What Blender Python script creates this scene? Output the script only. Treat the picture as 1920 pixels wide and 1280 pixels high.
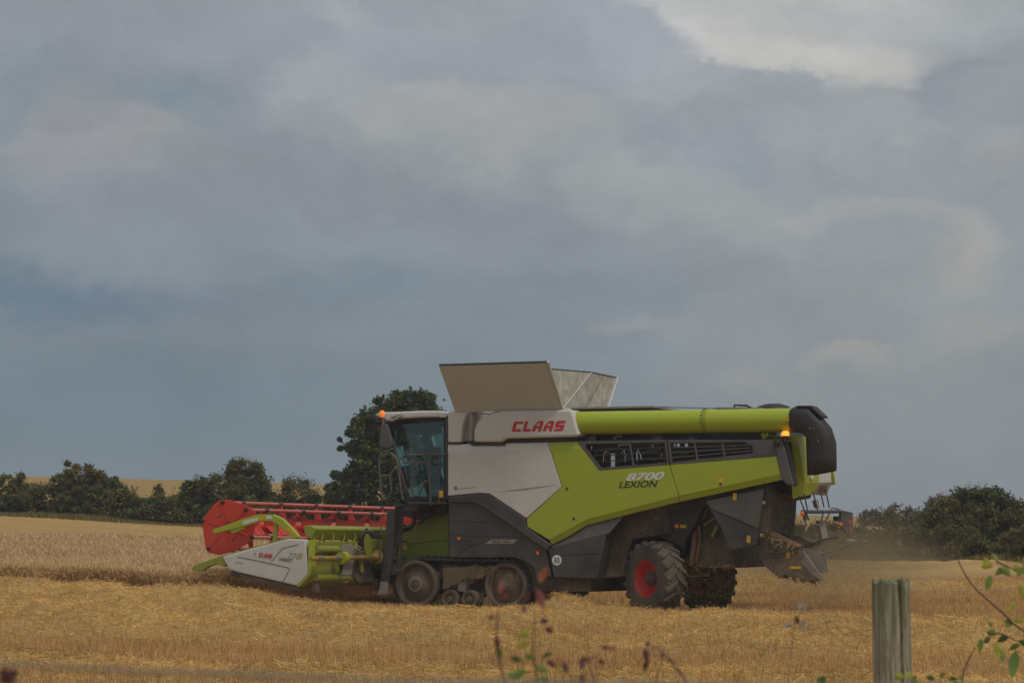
import bpy, bmesh, math, random
import numpy as np
from mathutils import Vector, Matrix

for o in list(bpy.data.objects):
    bpy.data.objects.remove(o)
SC = bpy.context.scene
COL = SC.collection
RNG = np.random.default_rng(7)
random.seed(7)

# ------------------------------------------------------------------ camera
F = 4650.0                      # focal length in photo pixels (1920 wide)
CZ = 1.15                       # eye height above the ground at the machine
PIT = math.atan(400 / F)
cam_d = bpy.data.cameras.new('camera')
cam = bpy.data.objects.new('camera', cam_d)
COL.objects.link(cam)
cam.location = (0, 0, CZ)
cam.rotation_euler = (math.pi / 2 + PIT, 0, 0)
cam_d.sensor_width = 36.0
cam_d.lens = 36.0 * F / 1920
cam_d.clip_start = 0.2
cam_d.clip_end = 6000
cam_d.dof.use_dof = True
cam_d.dof.focus_distance = 49.0
cam_d.dof.aperture_fstop = 12.5
SC.camera = cam
SC.render.resolution_x = 1024
SC.render.resolution_y = 682

CP, SP = math.cos(PIT), math.sin(PIT)
TH = math.radians(25.5)         # heading of the machine across the view
CT, ST = math.cos(TH), math.sin(TH)


def ray(px, py):
    u = (px - 960) / F
    v = (640 - py) / F
    return (u, CP - v * SP, SP + v * CP)


def W(px, py, d):
    """world point seen at a photo pixel, d metres in front of the camera"""
    r = ray(px, py)
    t = d / r[1]
    return Vector((r[0] * t, d, CZ + r[2] * t))


_r = ray(1000, 1040)
OX, OY = _r[0] * 50 / _r[1], 50.0


def L(px, py, yl):
    """machine-local point on the fore-aft plane y = yl"""
    d = ray(px, py)
    t = (yl + ST * OX + CT * OY) / (ST * d[0] + CT * d[1])
    x, y = t * d[0] - OX, t * d[1] - OY
    return Vector((CT * x - ST * y, yl, CZ + t * d[2]))


def LX(px, py, xl):
    """machine-local point on the cross plane x = xl"""
    d = ray(px, py)
    t = (xl + CT * OX - ST * OY) / (CT * d[0] - ST * d[1])
    x, y = t * d[0] - OX, t * d[1] - OY
    return Vector((xl, ST * x + CT * y, CZ + t * d[2]))


# ------------------------------------------------------------------ world / sky
SUN_EL, SUN_AZ = math.radians(56), math.radians(140)    # azimuth clockwise from +Y
world = bpy.data.worlds.new('World')
SC.world = world
world.use_nodes = True
nt = world.node_tree
nt.nodes.clear()
N = nt.nodes.new
LK = nt.links.new


def lin(r, g, b):
    def f(c):
        c /= 255.0
        return c / 12.92 if c <= 0.04045 else ((c + 0.055) / 1.055) ** 2.4
    return (f(r), f(g), f(b), 1.0)


def build_sky():
    out = N('ShaderNodeOutputWorld')
    bg = N('ShaderNodeBackground')
    bg.inputs['Strength'].default_value = 0.1
    tc = N('ShaderNodeTexCoord')
    dirv = tc.outputs['Generated']

    def vmath(op, a, b=None, s=None):
        n = N('ShaderNodeVectorMath')
        n.operation = op
        for i, q in enumerate((a, b)):
            if q is None:
                continue
            if isinstance(q, (tuple, list)):
                n.inputs[i].default_value = q
            else:
                LK(q, n.inputs[i])
        if s is not None:
            n.inputs['Scale'].default_value = s
        return n

    def math_(op, a, b=None):
        n = N('ShaderNodeMath')
        n.operation = op
        for i, q in enumerate((a, b)):
            if q is None:
                continue
            if isinstance(q, (int, float)):
                n.inputs[i].default_value = q
            else:
                LK(q, n.inputs[i])
        return n.outputs[0]

    def noise(vec, scale, detail, rough, colour=False, dist=0.0):
        n = N('ShaderNodeTexNoise')
        n.inputs['Scale'].default_value = scale
        n.inputs['Detail'].default_value = detail
        n.inputs['Roughness'].default_value = rough
        n.inputs['Distortion'].default_value = dist
        LK(vec, n.inputs['Vector'])
        return n.outputs['Color' if colour else 'Fac']

    def mrange(v, a, b, c=0.0, d=1.0, smooth=True):
        n = N('ShaderNodeMapRange')
        n.interpolation_type = 'SMOOTHSTEP' if smooth else 'LINEAR'
        n.inputs[1].default_value = a
        n.inputs[2].default_value = b
        n.inputs[3].default_value = c
        n.inputs[4].default_value = d
        LK(v, n.inputs[0])
        return n.outputs[0]

    def mix(fac, a, b):
        n = N('ShaderNodeMix')
        n.data_type = 'RGBA'
        if isinstance(fac, float):
            n.inputs[0].default_value = fac
        else:
            LK(fac, n.inputs[0])
        for i, q in ((6, a), (7, b)):
            if isinstance(q, tuple):
                n.inputs[i].default_value = q
            else:
                LK(q, n.inputs[i])
        return n.outputs[2]

    # warped direction: billows at three sizes
    st = vmath('MULTIPLY', dirv, (1.0, 1.0, 1.7)).outputs[0]
    w1 = vmath('SUBTRACT', noise(st, 11, 5, 0.55, True), (0.5, 0.5, 0.5)).outputs[0]
    w2 = vmath('SUBTRACT', noise(st, 42, 6, 0.6, True), (0.5, 0.5, 0.5)).outputs[0]
    w3 = vmath('SUBTRACT', noise(st, 130, 4, 0.65, True), (0.5, 0.5, 0.5)).outputs[0]
    wv = vmath('ADD', vmath('SCALE', w1, s=0.050).outputs[0], vmath('SCALE', w2, s=0.020).outputs[0]).outputs[0]
    wv = vmath('ADD', wv, vmath('SCALE', w3, s=0.006).outputs[0]).outputs[0]
    dw = vmath('ADD', dirv, wv).outputs[0]
    sepw = N('ShaderNodeSeparateXYZ')
    LK(dw, sepw.inputs[0])
    sep = N('ShaderNodeSeparateXYZ')
    LK(dirv, sep.inputs[0])
    el = sep.outputs['Z']

    # base: overcast, bluer and darker towards the horizon
    ramp = N('ShaderNodeValToRGB')
    LK(mrange(sepw.outputs['Z'], -0.05, 1.0, smooth=False), ramp.inputs[0])
    cr = ramp.color_ramp
    cr.elements[0].position = 0.0
    cr.elements[0].color = lin(120, 131, 141)
    cr.elements[1].position = 1.0
    cr.elements[1].color = lin(186, 188, 192)
    for p, c in ((0.05, lin(119, 131, 142)), (0.115, lin(126, 136, 146)), (0.16, lin(135, 142, 151)),
                 (0.22, lin(147, 151, 160)), (0.28, lin(152, 156, 164)), (0.45, lin(170, 173, 178))):
        e = cr.elements.new(p)
        e.color = c
    col = ramp.outputs[0]

    def blob(col, px, py, rx, ry, c, amt, kind='soft', edge=0.62):
        d = Vector(ray(px, py)).normalized()
        v = vmath('SUBTRACT', dw, tuple(d)).outputs[0]
        v = vmath('MULTIPLY', v, (F / rx, 3.0, F / ry)).outputs[0]
        r = vmath('LENGTH', v).outputs['Value']
        if kind == 'soft':
            m = mrange(r, 1.25, 0.0)
        else:                       # billow: firm upper rim, melting away below
            m = mrange(r, 1.05, edge)
            s2 = N('ShaderNodeSeparateXYZ')
            LK(v, s2.inputs[0])
            m = math_('MULTIPLY', m, mrange(s2.outputs['Z'], -0.9, 0.55))
        return mix(math_('MULTIPLY', m, amt), col, lin(*c))

    S = 'soft'
    D = 'dome'
    blobs = [
        # broad tone
        (1750, 520, 620, 330, (152, 156, 158), 0.75, S),
        (1650, 760, 560, 220, (146, 150, 153), 0.70, S),
        (1750, 960, 520, 120, (136, 142, 147), 0.60, S),
        (1000, 60, 560, 170, (166, 169, 176), 0.7, S),
        (1500, 300, 520, 200, (155, 159, 166), 0.6, S),
        (60, 560, 420, 70, (98, 117, 137), 0.85, S),
        (150, 760, 700, 190, (108, 125, 138), 0.65, S),
        (660, 540, 330, 80, (116, 131, 142), 0.65, S),
        (0, 330, 130, 300, (122, 137, 145), 0.6, S),
        (30, 130, 150, 60, (132, 143, 150), 0.5, S),
        # left billows and the darker gap over them
        (300, 190, 190, 80, (131, 144, 154), 0.95, S),
        (330, 270, 110, 60, (133, 144, 153), 0.7, S),
        (170, 275, 170, 130, (154, 155, 159), 0.85, D),
        (300, 290, 120, 80, (152, 154, 156), 0.65, D),
        (60, 300, 110, 80, (150, 151, 157), 0.6, D),
        (430, 330, 130, 60, (146, 148, 154), 0.5, D),
        # central light cloud
        (800, 130, 210, 60, (150, 154, 165), 0.6, S),
        (660, 245, 170, 130, (163, 166, 169), 0.75, D),
        (840, 275, 170, 140, (166, 168, 168), 0.75, D),
        (960, 250, 150, 110, (165, 167, 168), 0.7, D),
        (1040, 290, 160, 130, (164, 166, 167), 0.7, D),
        (650, 40, 80, 40, (170, 174, 176), 0.5, S),
        (950, 260, 90, 45, (166, 168, 168), 0.4, S),
        # diagonal band of billows to the right
        (1180, 370, 170, 90, (161, 165, 166), 0.75, D),
        (1300, 400, 140, 95, (160, 164, 165), 0.75, D),
        (1420, 425, 120, 80, (158, 162, 163), 0.7, D),
        (1360, 300, 150, 70, (146, 153, 164), 0.7, S),
        (1560, 360, 130, 55, (147, 153, 161), 0.7, S),
        (1540, 265, 140, 50, (164, 166, 167), 0.65, D),
        (1640, 410, 260, 40, (163, 163, 162), 0.6, D),
        (1830, 465, 70, 80, (168, 165, 161), 0.75, S),
        (1720, 285, 35, 25, (172, 171, 169), 0.7, S),
        (1100, 470, 260, 90, (140, 146, 155), 0.6, S),
        (1080, 560, 260, 60, (130, 140, 149), 0.6, S),
        (1200, 610, 160, 22, (150, 151, 153), 0.7, S),
        (1500, 600, 330, 55, (136, 143, 152), 0.6, S),
        (1620, 660, 120, 45, (161, 157, 154), 0.7, D),
        (1400, 720, 130, 40, (151, 151, 152), 0.7, S),
        (1860, 610, 130, 50, (158, 156, 154), 0.6, S),
        (1500, 850, 300, 80, (138, 145, 152), 0.5, S),
        (900, 420, 120, 80, (138, 143, 152), 0.6, S),
        # the bright opening, top right
        (1560, -40, 420, 175, (190, 190, 189), 0.92, S),
        (1310, 60, 170, 100, (199, 197, 194), 0.95, S),
        (1480, 105, 230, 60, (202, 199, 194), 0.92, S),
        (1640, 130, 160, 55, (194, 191, 187), 0.9, S),
        (1860, 40, 200, 110, (160, 164, 166), 0.75, S),
        # cloud rim below the opening and the darker cloud right of it
        (1130, 130, 200, 150, (156, 161, 170), 0.9, D, 0.78),
        (1270, 205, 150, 90, (157, 162, 168), 0.9, D, 0.78),
        (1420, 235, 170, 95, (155, 160, 167), 0.9, D, 0.8),
        (1600, 270, 190, 100, (158, 163, 166), 0.9, D, 0.8),
        (1850, 215, 125, 115, (146, 152, 160), 0.95, D, 0.74),
        (1920, 250, 130, 120, (150, 155, 160), 0.8, D, 0.74),
        (1900, 280, 80, 50, (164, 164, 164), 0.6, S),
    ]
    for b in blobs:
        col = blob(col, *b)

    # grain of the cloud itself: soft mottling, fading near the horizon
    st2 = vmath('MULTIPLY', dw, (1.0, 1.0, 2.0)).outputs[0]
    n1 = noise(st2, 14, 7, 0.55, dist=0.3)
    n2 = noise(st2, 60, 7, 0.66)
    g = math_('ADD', mrange(n1, 0.3, 0.7, -0.085, 0.085, False), mrange(n2, 0.3, 0.7, -0.034, 0.034, False))
    g = math_('MULTIPLY', g, mrange(el, 0.0, 0.12, 0.35, 1.0))
    col = vmath('SCALE', col)
    LK(math_('ADD', g, 1.0), col.inputs['Scale'])
    col = col.outputs[0]
    sc10 = vmath('MULTIPLY', col, (9.55, 9.75, 9.68)).outputs[0]

    sky = N('ShaderNodeTexSky')
    sky.sky_type = 'NISHITA'
    sky.sun_disc = False
    sky.sun_elevation = SUN_EL
    sky.sun_rotation = SUN_AZ
    fin = mix(0.03, sc10, sky.outputs[0])
    LK(fin, bg.inputs['Color'])
    LK(bg.outputs[0], out.inputs['Surface'])


build_sky()
try:
    world.cycles.sampling_method = 'MANUAL'
    world.cycles.sample_map_resolution = 512
except Exception:
    pass

sun_d = bpy.data.lights.new('sun', 'SUN')
sun_d.energy = 1.45
sun_d.angle = math.radians(20)
sun_d.color = (1.0, 0.95, 0.87)
sun = bpy.data.objects.new('sun', sun_d)
COL.objects.link(sun)
sun_dir = Vector((math.sin(SUN_AZ) * math.cos(SUN_EL), math.cos(SUN_AZ) * math.cos(SUN_EL), math.sin(SUN_EL)))
sun.rotation_euler = sun_dir.to_track_quat('Z', 'Y').to_euler()

SC.view_settings.view_transform = 'Standard'
SC.view_settings.look = 'None'
SC.view_settings.exposure = 0.0
SC.view_settings.gamma = 1.0
SC.view_settings.use_curve_mapping = False
SC.render.engine = 'CYCLES'
SC.cycles.max_bounces = 5
SC.cycles.transparent_max_bounces = 12
SC.cycles.use_denoising = True


# ------------------------------------------------------------------ materials
class Mat:
    """small helper that builds a Principled material with procedural variation"""

    def __init__(self, name):
        self.m = bpy.data.materials.new(name)
        self.m.use_nodes = True
        self.t = self.m.node_tree
        self.b = self.t.nodes['Principled BSDF']
        self.tc = self.t.nodes.new('ShaderNodeTexCoord')

    def n(self, typ, **kw):
        n = self.t.nodes.new(typ)
        for k, v in kw.items():
            setattr(n, k, v)
        return n

    def l(self, a, b):
        self.t.links.new(a, b)

    def noise(self, scale, detail=4, rough=0.55, vec=None, stretch=None, colour=False):
        n = self.n('ShaderNodeTexNoise')
        n.inputs['Scale'].default_value = scale
        n.inputs['Detail'].default_value = detail
        n.inputs['Roughness'].default_value = rough
        v = vec or self.tc.outputs['Object']
        if stretch:
            mp = self.n('ShaderNodeMapping')
            mp.inputs['Scale'].default_value = stretch
            self.l(v, mp.inputs['Vector'])
            v = mp.outputs[0]
        self.l(v, n.inputs['Vector'])
        return n.outputs['Color' if colour else 'Fac']

    def mr(self, v, a, b, c=0.0, d=1.0):
        n = self.n('ShaderNodeMapRange')
        n.inputs[1].default_value = a
        n.inputs[2].default_value = b
        n.inputs[3].default_value = c
        n.inputs[4].default_value = d
        self.l(v, n.inputs[0])
        return n.outputs[0]

    def mul(self, a, b, op='MULTIPLY'):
        n = self.n('ShaderNodeMath', operation=op)
        for i, q in enumerate((a, b)):
            if isinstance(q, (int, float)):
                n.inputs[i].default_value = q
            else:
                self.l(q, n.inputs[i])
        return n.outputs[0]

    def mix(self, f, a, b, mode='MIX'):
        n = self.n('ShaderNodeMix', data_type='RGBA', blend_type=mode)
        if isinstance(f, (int, float)):
            n.inputs[0].default_value = f
        else:
            self.l(f, n.inputs[0])
        for i, q in ((6, a), (7, b)):
            if isinstance(q, (tuple, list)):
                n.inputs[i].default_value = (q[0], q[1], q[2], 1)
            else:
                self.l(q, n.inputs[i])
        return n.outputs[2]

    def col(self, c):
        if isinstance(c, (tuple, list)):
            self.b.inputs['Base Color'].default_value = (c[0], c[1], c[2], 1)
        else:
            self.l(c, self.b.inputs['Base Color'])

    def set(self, **kw):
        for k, v in kw.items():
            k = {'rough': 'Roughness', 'metal': 'Metallic', 'spec': 'Specular IOR Level', 'coat': 'Coat Weight'}[k]
            if isinstance(v, (int, float)):
                self.b.inputs[k].default_value = v
            else:
                self.l(v, self.b.inputs[k])

    def bump(self, h, strength=0.3, dist=0.01):
        n = self.n('ShaderNodeBump')
        n.inputs['Strength'].default_value = strength
        n.inputs['Distance'].default_value = dist
        self.l(h, n.inputs['Height'])
        self.l(n.outputs[0], self.b.inputs['Normal'])


DUST = (0.30, 0.22, 0.13)


def paint(name, c, dust=0.25, rough=0.38, metal=0.0, low=True, spec=0.45, dustc=DUST):
    """machine paint under field dust that lies thicker in patches and streaks"""
    m = Mat(name)
    geo = m.n('ShaderNodeNewGeometry')
    pos = geo.outputs['Position']
    n1 = m.noise(1.7, 6, 0.62, vec=pos)
    n2 = m.noise(26, 4, 0.6, vec=pos, stretch=(1, 1, 0.22))
    f = m.mul(m.mr(n1, 0.32, 0.72), m.mr(n2, 0.3, 0.7, 0.55, 1.0))
    if low:
        sp = m.n('ShaderNodeSeparateXYZ')
        m.l(pos, sp.inputs[0])
        f = m.mul(f, m.mr(sp.outputs['Z'], 0.3, 3.2, 2.1, 0.75))
    f = m.mul(f, dust)
    n3 = m.noise(240, 2, 0.5, vec=pos)
    f = m.mul(f, m.mul(m.mr(n3, 0.62, 0.74), dust * 0.5), 'ADD')
    m.col(m.mix(f, c, dustc))
    m.set(rough=m.mr(n1, 0.3, 0.7, rough - 0.07, rough + 0.14), metal=metal, spec=spec)
    return m.m


def plain(name, c, rough=0.5, metal=0.0, emit=None, var=0.12):
    m = Mat(name)
    n1 = m.noise(9, 4)
    m.col(m.mix(m.mr(n1, 0.3, 0.7, 0, 1), [q * (1 - var) for q in c], [min(1, q * (1 + var)) for q in c]))
    m.set(rough=rough, metal=metal)
    if emit:
        m.b.inputs['Emission Color'].default_value = (*emit[0], 1)
        m.b.inputs['Emission Strength'].default_value = emit[1]
    return m.m


def attr_mat(name, rough=0.8, trans=0.0, spec=0.2):
    """colour of each blade or leaf is carried by the mesh attribute 'tint'"""
    m = Mat(name)
    a = m.n('ShaderNodeAttribute', attribute_name='tint')
    nz = m.noise(0.35, 4, vec=m.n('ShaderNodeNewGeometry').outputs['Position'])
    m.col(m.mix(m.mr(nz, 0.3, 0.7, 0.0, 0.22), a.outputs['Color'], (0.42, 0.27, 0.11), 'MIX') if trans == 0 else a.outputs['Color'])
    m.set(rough=rough, spec=spec)
    if trans:
        tr = m.n('ShaderNodeBsdfTranslucent')
        m.l(a.outputs['Color'], tr.inputs['Color'])
        ms = m.n('ShaderNodeMixShader')
        ms.inputs[0].default_value = trans
        m.l(m.b.outputs[0], ms.inputs[1])
        m.l(tr.outputs[0], ms.inputs[2])
        m.l(ms.outputs[0], m.t.nodes['Material Output'].inputs['Surface'])
    return m.m


M = {}
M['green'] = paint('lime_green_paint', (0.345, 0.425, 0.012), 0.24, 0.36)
M['green_dusty_shade'] = paint('dusty_shaded_lime_green_paint', (0.235, 0.285, 0.010), 0.34, 0.5)  # dustier green, also darkened to paint in the shade on the header back
M['white'] = paint('off_white_paint', (0.60, 0.575, 0.535), 0.20, 0.36)
M['white2'] = paint('divider_off_white_paint', (0.58, 0.57, 0.54), 0.16, 0.4)
M['grey'] = paint('slate_grey_panel', (0.075, 0.073, 0.075), 0.22, 0.45)
M['dark'] = paint('dark_grey_panel', (0.036, 0.037, 0.041), 0.16, 0.5)
M['black'] = paint('black_rubbery_plastic', (0.018, 0.017, 0.018), 0.10, 0.55)
M['chassis'] = paint('grimy_black_chassis', (0.024, 0.021, 0.019), 0.42, 0.75)
M['red'] = paint('reel_red_paint', (0.58, 0.030, 0.014), 0.16, 0.42)
M['redtube'] = paint('worn_red_tube', (0.62, 0.10, 0.075), 0.6, 0.42, dustc=(0.5, 0.3, 0.25))
M['rimred'] = paint('rim_red_paint', (0.55, 0.022, 0.014), 0.12, 0.42)
M['rubber'] = paint('dusty_tyre_rubber', (0.042, 0.038, 0.034), 0.6, 0.85, dustc=(0.17, 0.13, 0.09))
M['belt'] = paint('track_rubber', (0.028, 0.028, 0.029), 0.35, 0.8, dustc=(0.16, 0.13, 0.09))
M['mudwheel'] = paint('mud_coated_track_wheel', (0.095, 0.066, 0.045), 0.8, 0.9, dustc=(0.175, 0.128, 0.085))
M['chaff'] = paint('chaff_coated_beam', (0.16, 0.115, 0.065), 0.7, 0.95, dustc=(0.27, 0.20, 0.11))
M['steel'] = paint('worn_steel', (0.35, 0.33, 0.30), 0.3, 0.4, metal=0.6)
M['rust'] = paint('rusty_steel', (0.20, 0.10, 0.045), 0.4, 0.8)
M['chrome'] = plain('bright_pipe_metal', (0.7, 0.7, 0.68), 0.2, 0.9)
M['rail'] = paint('grey_handrail', (0.085, 0.082, 0.080), 0.3, 0.5)
M['flap'] = paint('tank_flap_underside', (0.50, 0.51, 0.51), 0.10, 0.55, low=False)
M['shaft'] = paint('olive_shaft_guard', (0.30, 0.20, 0.02), 0.35, 0.55)
M['plate'] = paint('grey_steel_plate', (0.30, 0.28, 0.25), 0.35, 0.5)
M['amber'] = plain('amber_lens', (0.8, 0.16, 0.01), 0.3)
M['beacon'] = plain('lit_beacon', (0.9, 0.22, 0.02), 0.3, emit=((1.0, 0.22, 0.02), 0.45))
M['beacon2'] = plain('bright_lit_beacon', (0.9, 0.3, 0.03), 0.3, emit=((1.0, 0.33, 0.03), 1.3))
M['redlens'] = plain('red_lens', (0.17, 0.03, 0.035), 0.3)
M['sticker'] = plain('yellow_sticker', (0.62, 0.36, 0.01), 0.6, var=0.3)
M['sticker_w'] = plain('white_sticker', (0.6, 0.6, 0.6), 0.5)
M['ink'] = plain('black_ink', (0.015, 0.015, 0.016), 0.5)
M['logo'] = plain('logo_red', (0.50, 0.018, 0.016), 0.45)
M['white_ink'] = plain('white_ink', (0.68, 0.68, 0.66), 0.5)
M['grey_ink'] = plain('grey_ink', (0.22, 0.22, 0.23), 0.5)
M['seat'] = plain('black_seat_cloth', (0.02, 0.02, 0.022), 0.9)
M['cloth'] = plain('dark_work_shirt', (0.05, 0.055, 0.06), 0.9)
M['skin'] = plain('skin', (0.42, 0.25, 0.17), 0.6)
M['hair'] = plain('dark_hair', (0.03, 0.02, 0.015), 0.7)


def make_screen_mat():
    m = Mat('dusty_tank_fabric')
    pos = m.n('ShaderNodeNewGeometry').outputs['Position']
    n1 = m.noise(2.6, 6, 0.65, vec=pos, stretch=(1.0, 1.0, 1.6))
    n2 = m.noise(7, 6, 0.75, vec=pos, stretch=(1.0, 1.0, 0.6))
    f = m.mr(m.mul(n1, n2, 'ADD'), 0.75, 1.25)
    m.col(m.mix(f, (0.30, 0.27, 0.20), (0.58, 0.55, 0.47)))
    m.set(rough=0.9)
    return m.m


M['fabric'] = make_screen_mat()


def make_glass():
    m = Mat('tinted_cab_glass')
    t = m.t
    tr = m.n('ShaderNodeBsdfTransparent')
    tr.inputs['Color'].default_value = (0.60, 0.78, 0.75, 1)
    gl = m.n('ShaderNodeBsdfGlossy')
    gl.inputs['Color'].default_value = (0.62, 0.82, 0.80, 1)
    gl.inputs['Roughness'].default_value = 0.03
    df = m.n('ShaderNodeBsdfDiffuse')
    df.inputs['Color'].default_value = (0.22, 0.24, 0.22, 1)
    fr = m.n('ShaderNodeFresnel')
    fr.inputs['IOR'].default_value = 1.5
    a = m.n('ShaderNodeMixShader')
    m.l(m.mul(fr.outputs[0], 1.9), a.inputs[0])
    m.l(tr.outputs[0], a.inputs[1])
    m.l(gl.outputs[0], a.inputs[2])
    b = m.n('ShaderNodeMixShader')
    nz = m.noise(3.0, 5, 0.6)
    m.l(m.mr(nz, 0.35, 0.7, 0.05, 0.24), b.inputs[0])
    m.l(a.outputs[0], b.inputs[1])
    m.l(df.outputs[0], b.inputs[2])
    m.l(b.outputs[0], t.nodes['Material Output'].inputs['Surface'])
    return m.m


M['glass'] = make_glass()


# ------------------------------------------------------------------ mesh helpers
class MB:
    def __init__(self):
        self.v = []
        self.f = []

    def add(self, vs, fs):
        b = len(self.v)
        self.v += [tuple(q) for q in vs]
        self.f += [tuple(b + i for i in q) for q in fs]
        return self

    def box(self, x0, x1, y0, y1, z0, z1):
        vs = [(x, y, z) for x in (x0, x1) for y in (y0, y1) for z in (z0, z1)]
        return self.add(vs, [(0, 1, 3, 2), (4, 6, 7, 5), (0, 4, 5, 1), (2, 3, 7, 6), (0, 2, 6, 4), (1, 5, 7, 3)])

    def obox(self, c, ax, ay, az):
        """box from centre and three half-axis vectors"""
        c = Vector(c)
        ax, ay, az = Vector(ax), Vector(ay), Vector(az)
        vs = [c + i * ax + j * ay + k * az for i in (-1, 1) for j in (-1, 1) for k in (-1, 1)]
        return self.add(vs, [(0, 1, 3, 2), (4, 6, 7, 5), (0, 4, 5, 1), (2, 3, 7, 6), (0, 2, 6, 4), (1, 5, 7, 3)])

    def prism(self, pts, off):
        """polygon (list of 3-D points) pushed along off"""
        off = Vector(off)
        n = len(pts)
        a = [Vector(p) for p in pts]
        vs = a + [p + off for p in a]
        fs = [tuple(range(n)), tuple(reversed(range(n, 2 * n)))]
        fs += [(i, n + i, n + (i + 1) % n, (i + 1) % n) for i in range(n)]
        return self.add(vs, fs)

    def loft(self, rings, caps=True, closed=False):
        n = len(rings[0])
        vs = [p for r in rings for p in r]
        fs = []
        m = len(rings)
        for i in range(m - 1 + (1 if closed else 0)):
            a, b = i * n, ((i + 1) % m) * n
            for j in range(n):
                k = (j + 1) % n
                fs.append((a + j, a + k, b + k, b + j))
        if caps and not closed:
            fs.append(tuple(reversed(range(n))))
            fs.append(tuple((m - 1) * n + j for j in range(n)))
        return self.add(vs, fs)

    def tube(self, path, r, seg=8, closed=False, caps=True):
        path = [Vector(p) for p in path]
        n = len(path)
        rr = r if isinstance(r, (list, tuple)) else [r] * n
        rings = []
        up = None
        for i, p in enumerate(path):
            if closed:
                t = path[(i + 1) % n] - path[i - 1]
            else:
                t = path[min(i + 1, n - 1)] - path[max(i - 1, 0)]
            t.normalize()
            if up is None:
                up = Vector((0, 0, 1)) if abs(t.z) < 0.9 else Vector((1, 0, 0))
            s = t.cross(up)
            s.normalize()
            up = s.cross(t)
            up.normalize()
            rings.append([p + (s * math.cos(2 * math.pi * k / seg) + up * math.sin(2 * math.pi * k / seg)) * rr[i] for k in range(seg)])
        return self.loft(rings, caps=caps, closed=closed)

    def lathe(self, c, axis, prof, seg=32):
        """prof: list of (radius, distance along axis)"""
        c, axis = Vector(c), Vector(axis).normalized()
        u = axis.cross(Vector((0, 0, 1)))
        if u.length < 0.1:
            u = Vector((1, 0, 0))
        u.normalize()
        w = axis.cross(u)
        rings = [[c + axis * h + (u * math.cos(2 * math.pi * k / seg) + w * math.sin(2 * math.pi * k / seg)) * max(r, 1e-4) for k in range(seg)] for r, h in prof]
        return self.loft(rings, caps=True)

    def build(self, name, mat, parent=None, bevel=0.0, smooth=None, seg=2):
        me = bpy.data.meshes.new(name)
        me.from_pydata(self.v, [], self.f)
        me.update()
        bm = bmesh.new()
        bm.from_mesh(me)
        bmesh.ops.recalc_face_normals(bm, faces=bm.faces)
        bm.to_mesh(me)
        bm.free()
        me.materials.append(mat)
        o = bpy.data.objects.new(name, me)
        COL.objects.link(o)
        if parent is not None:
            o.parent = parent
        if smooth is not None:
            me.polygons.foreach_set('use_smooth', [True] * len(me.polygons))
            try:
                me.set_sharp_from_angle(angle=math.radians(smooth))
            except Exception:
                pass
        if bevel:
            md = o.modifiers.new('bevel', 'BEVEL')
            md.width = bevel
            md.segments = seg
            md.limit_method = 'ANGLE'
            md.angle_limit = math.radians(35)
        return o


def copy_tree(o, parent=None, off=None):
    c = o.copy()
    COL.objects.link(c)
    c.parent = parent
    if off is not None:
        c.location = Vector(c.location) + Vector(off)
    for ch in list(o.children):
        copy_tree(ch, c)
    return c


def empty(name, loc=(0, 0, 0), rz=0.0, parent=None):
    e = bpy.data.objects.new(name, None)
    e.empty_display_size = 0.3
    COL.objects.link(e)
    e.location = loc
    e.rotation_euler = (0, 0, rz)
    if parent is not None:
        e.parent = parent
    return e


def tag(o, label, cat, group=None, kind=None):
    o['label'] = label
    o['category'] = cat
    if group:
        o['group'] = group
    if kind:
        o['kind'] = kind
    return o


def mesh_np(name, verts, faces_n, mat, tint=None, kind=None):
    """verts (n,k,3): n separate k-gons -> one mesh with a per-corner tint"""
    n, k, _ = verts.shape
    me = bpy.data.meshes.new(name)
    me.vertices.add(n * k)
    me.vertices.foreach_set('co', verts.reshape(-1).astype(np.float32))
    me.loops.add(n * k)
    me.loops.foreach_set('vertex_index', np.arange(n * k, dtype=np.int32))
    me.polygons.add(n)
    me.polygons.foreach_set('loop_start', np.arange(0, n * k, k, dtype=np.int32))
    me.update(calc_edges=True)
    if tint is not None:
        a = me.color_attributes.new('tint', 'FLOAT_COLOR', 'POINT')
        c = np.ones((n, k, 4), np.float32)
        c[:, :, :3] = tint[:, None, :] if tint.ndim == 2 else tint
        a.data.foreach_set('color', c.reshape(-1))
    me.materials.append(mat)
    o = bpy.data.objects.new(name, me)
    COL.objects.link(o)
    if kind:
        o['kind'] = kind
    return o


# ------------------------------------------------------------------ terrain
PXS = [-400, 0, 400, 740, 1230, 1560, 1920, 2400]
ROWS = [
    (0.0, [-0.08] * 8), (22.0, [-0.05] * 8), (36.0, [0.10, 0.06, 0.03, 0.0, 0.0, 0.0, 0.02, 0.05]),
    (50.0, [0.30, 0.27, 0.20, 0.03, 0.0, 0.0, 0.04, 0.08]),
    (62.0, [0.72, 0.66, 0.55, 0.34, 0.25, 0.28, 0.36, 0.40]),
    (75.0, [1.20, 1.12, 0.98, 0.85, 0.72, 0.80, 0.80, 0.84]),
    (85.0, [1.85, 1.72, 1.48, 1.2, 1.05, 1.08, 1.02, 1.0]),
    (100.0, [3.0, 2.83, 2.4, 1.9, 1.4, 1.3, 1.2, 1.2]),
    (120.0, [3.9, 3.7, 3.3, 2.9, 2.4, 2.0, 1.8, 1.8]),
    (250.0, [9.4, 9.2, 8.75, 8.1, 6.4, 5.1, 4.7, 4.5]),
    (400.0, [9.4, 9.2, 8.75, 8.1, 6.4, 5.1, 4.7, 4.5]),
    (900.0, [-2.0] * 8),
]
_RD = np.array([r[0] for r in ROWS])
_RZ = np.array([r[1] for r in ROWS])


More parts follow.
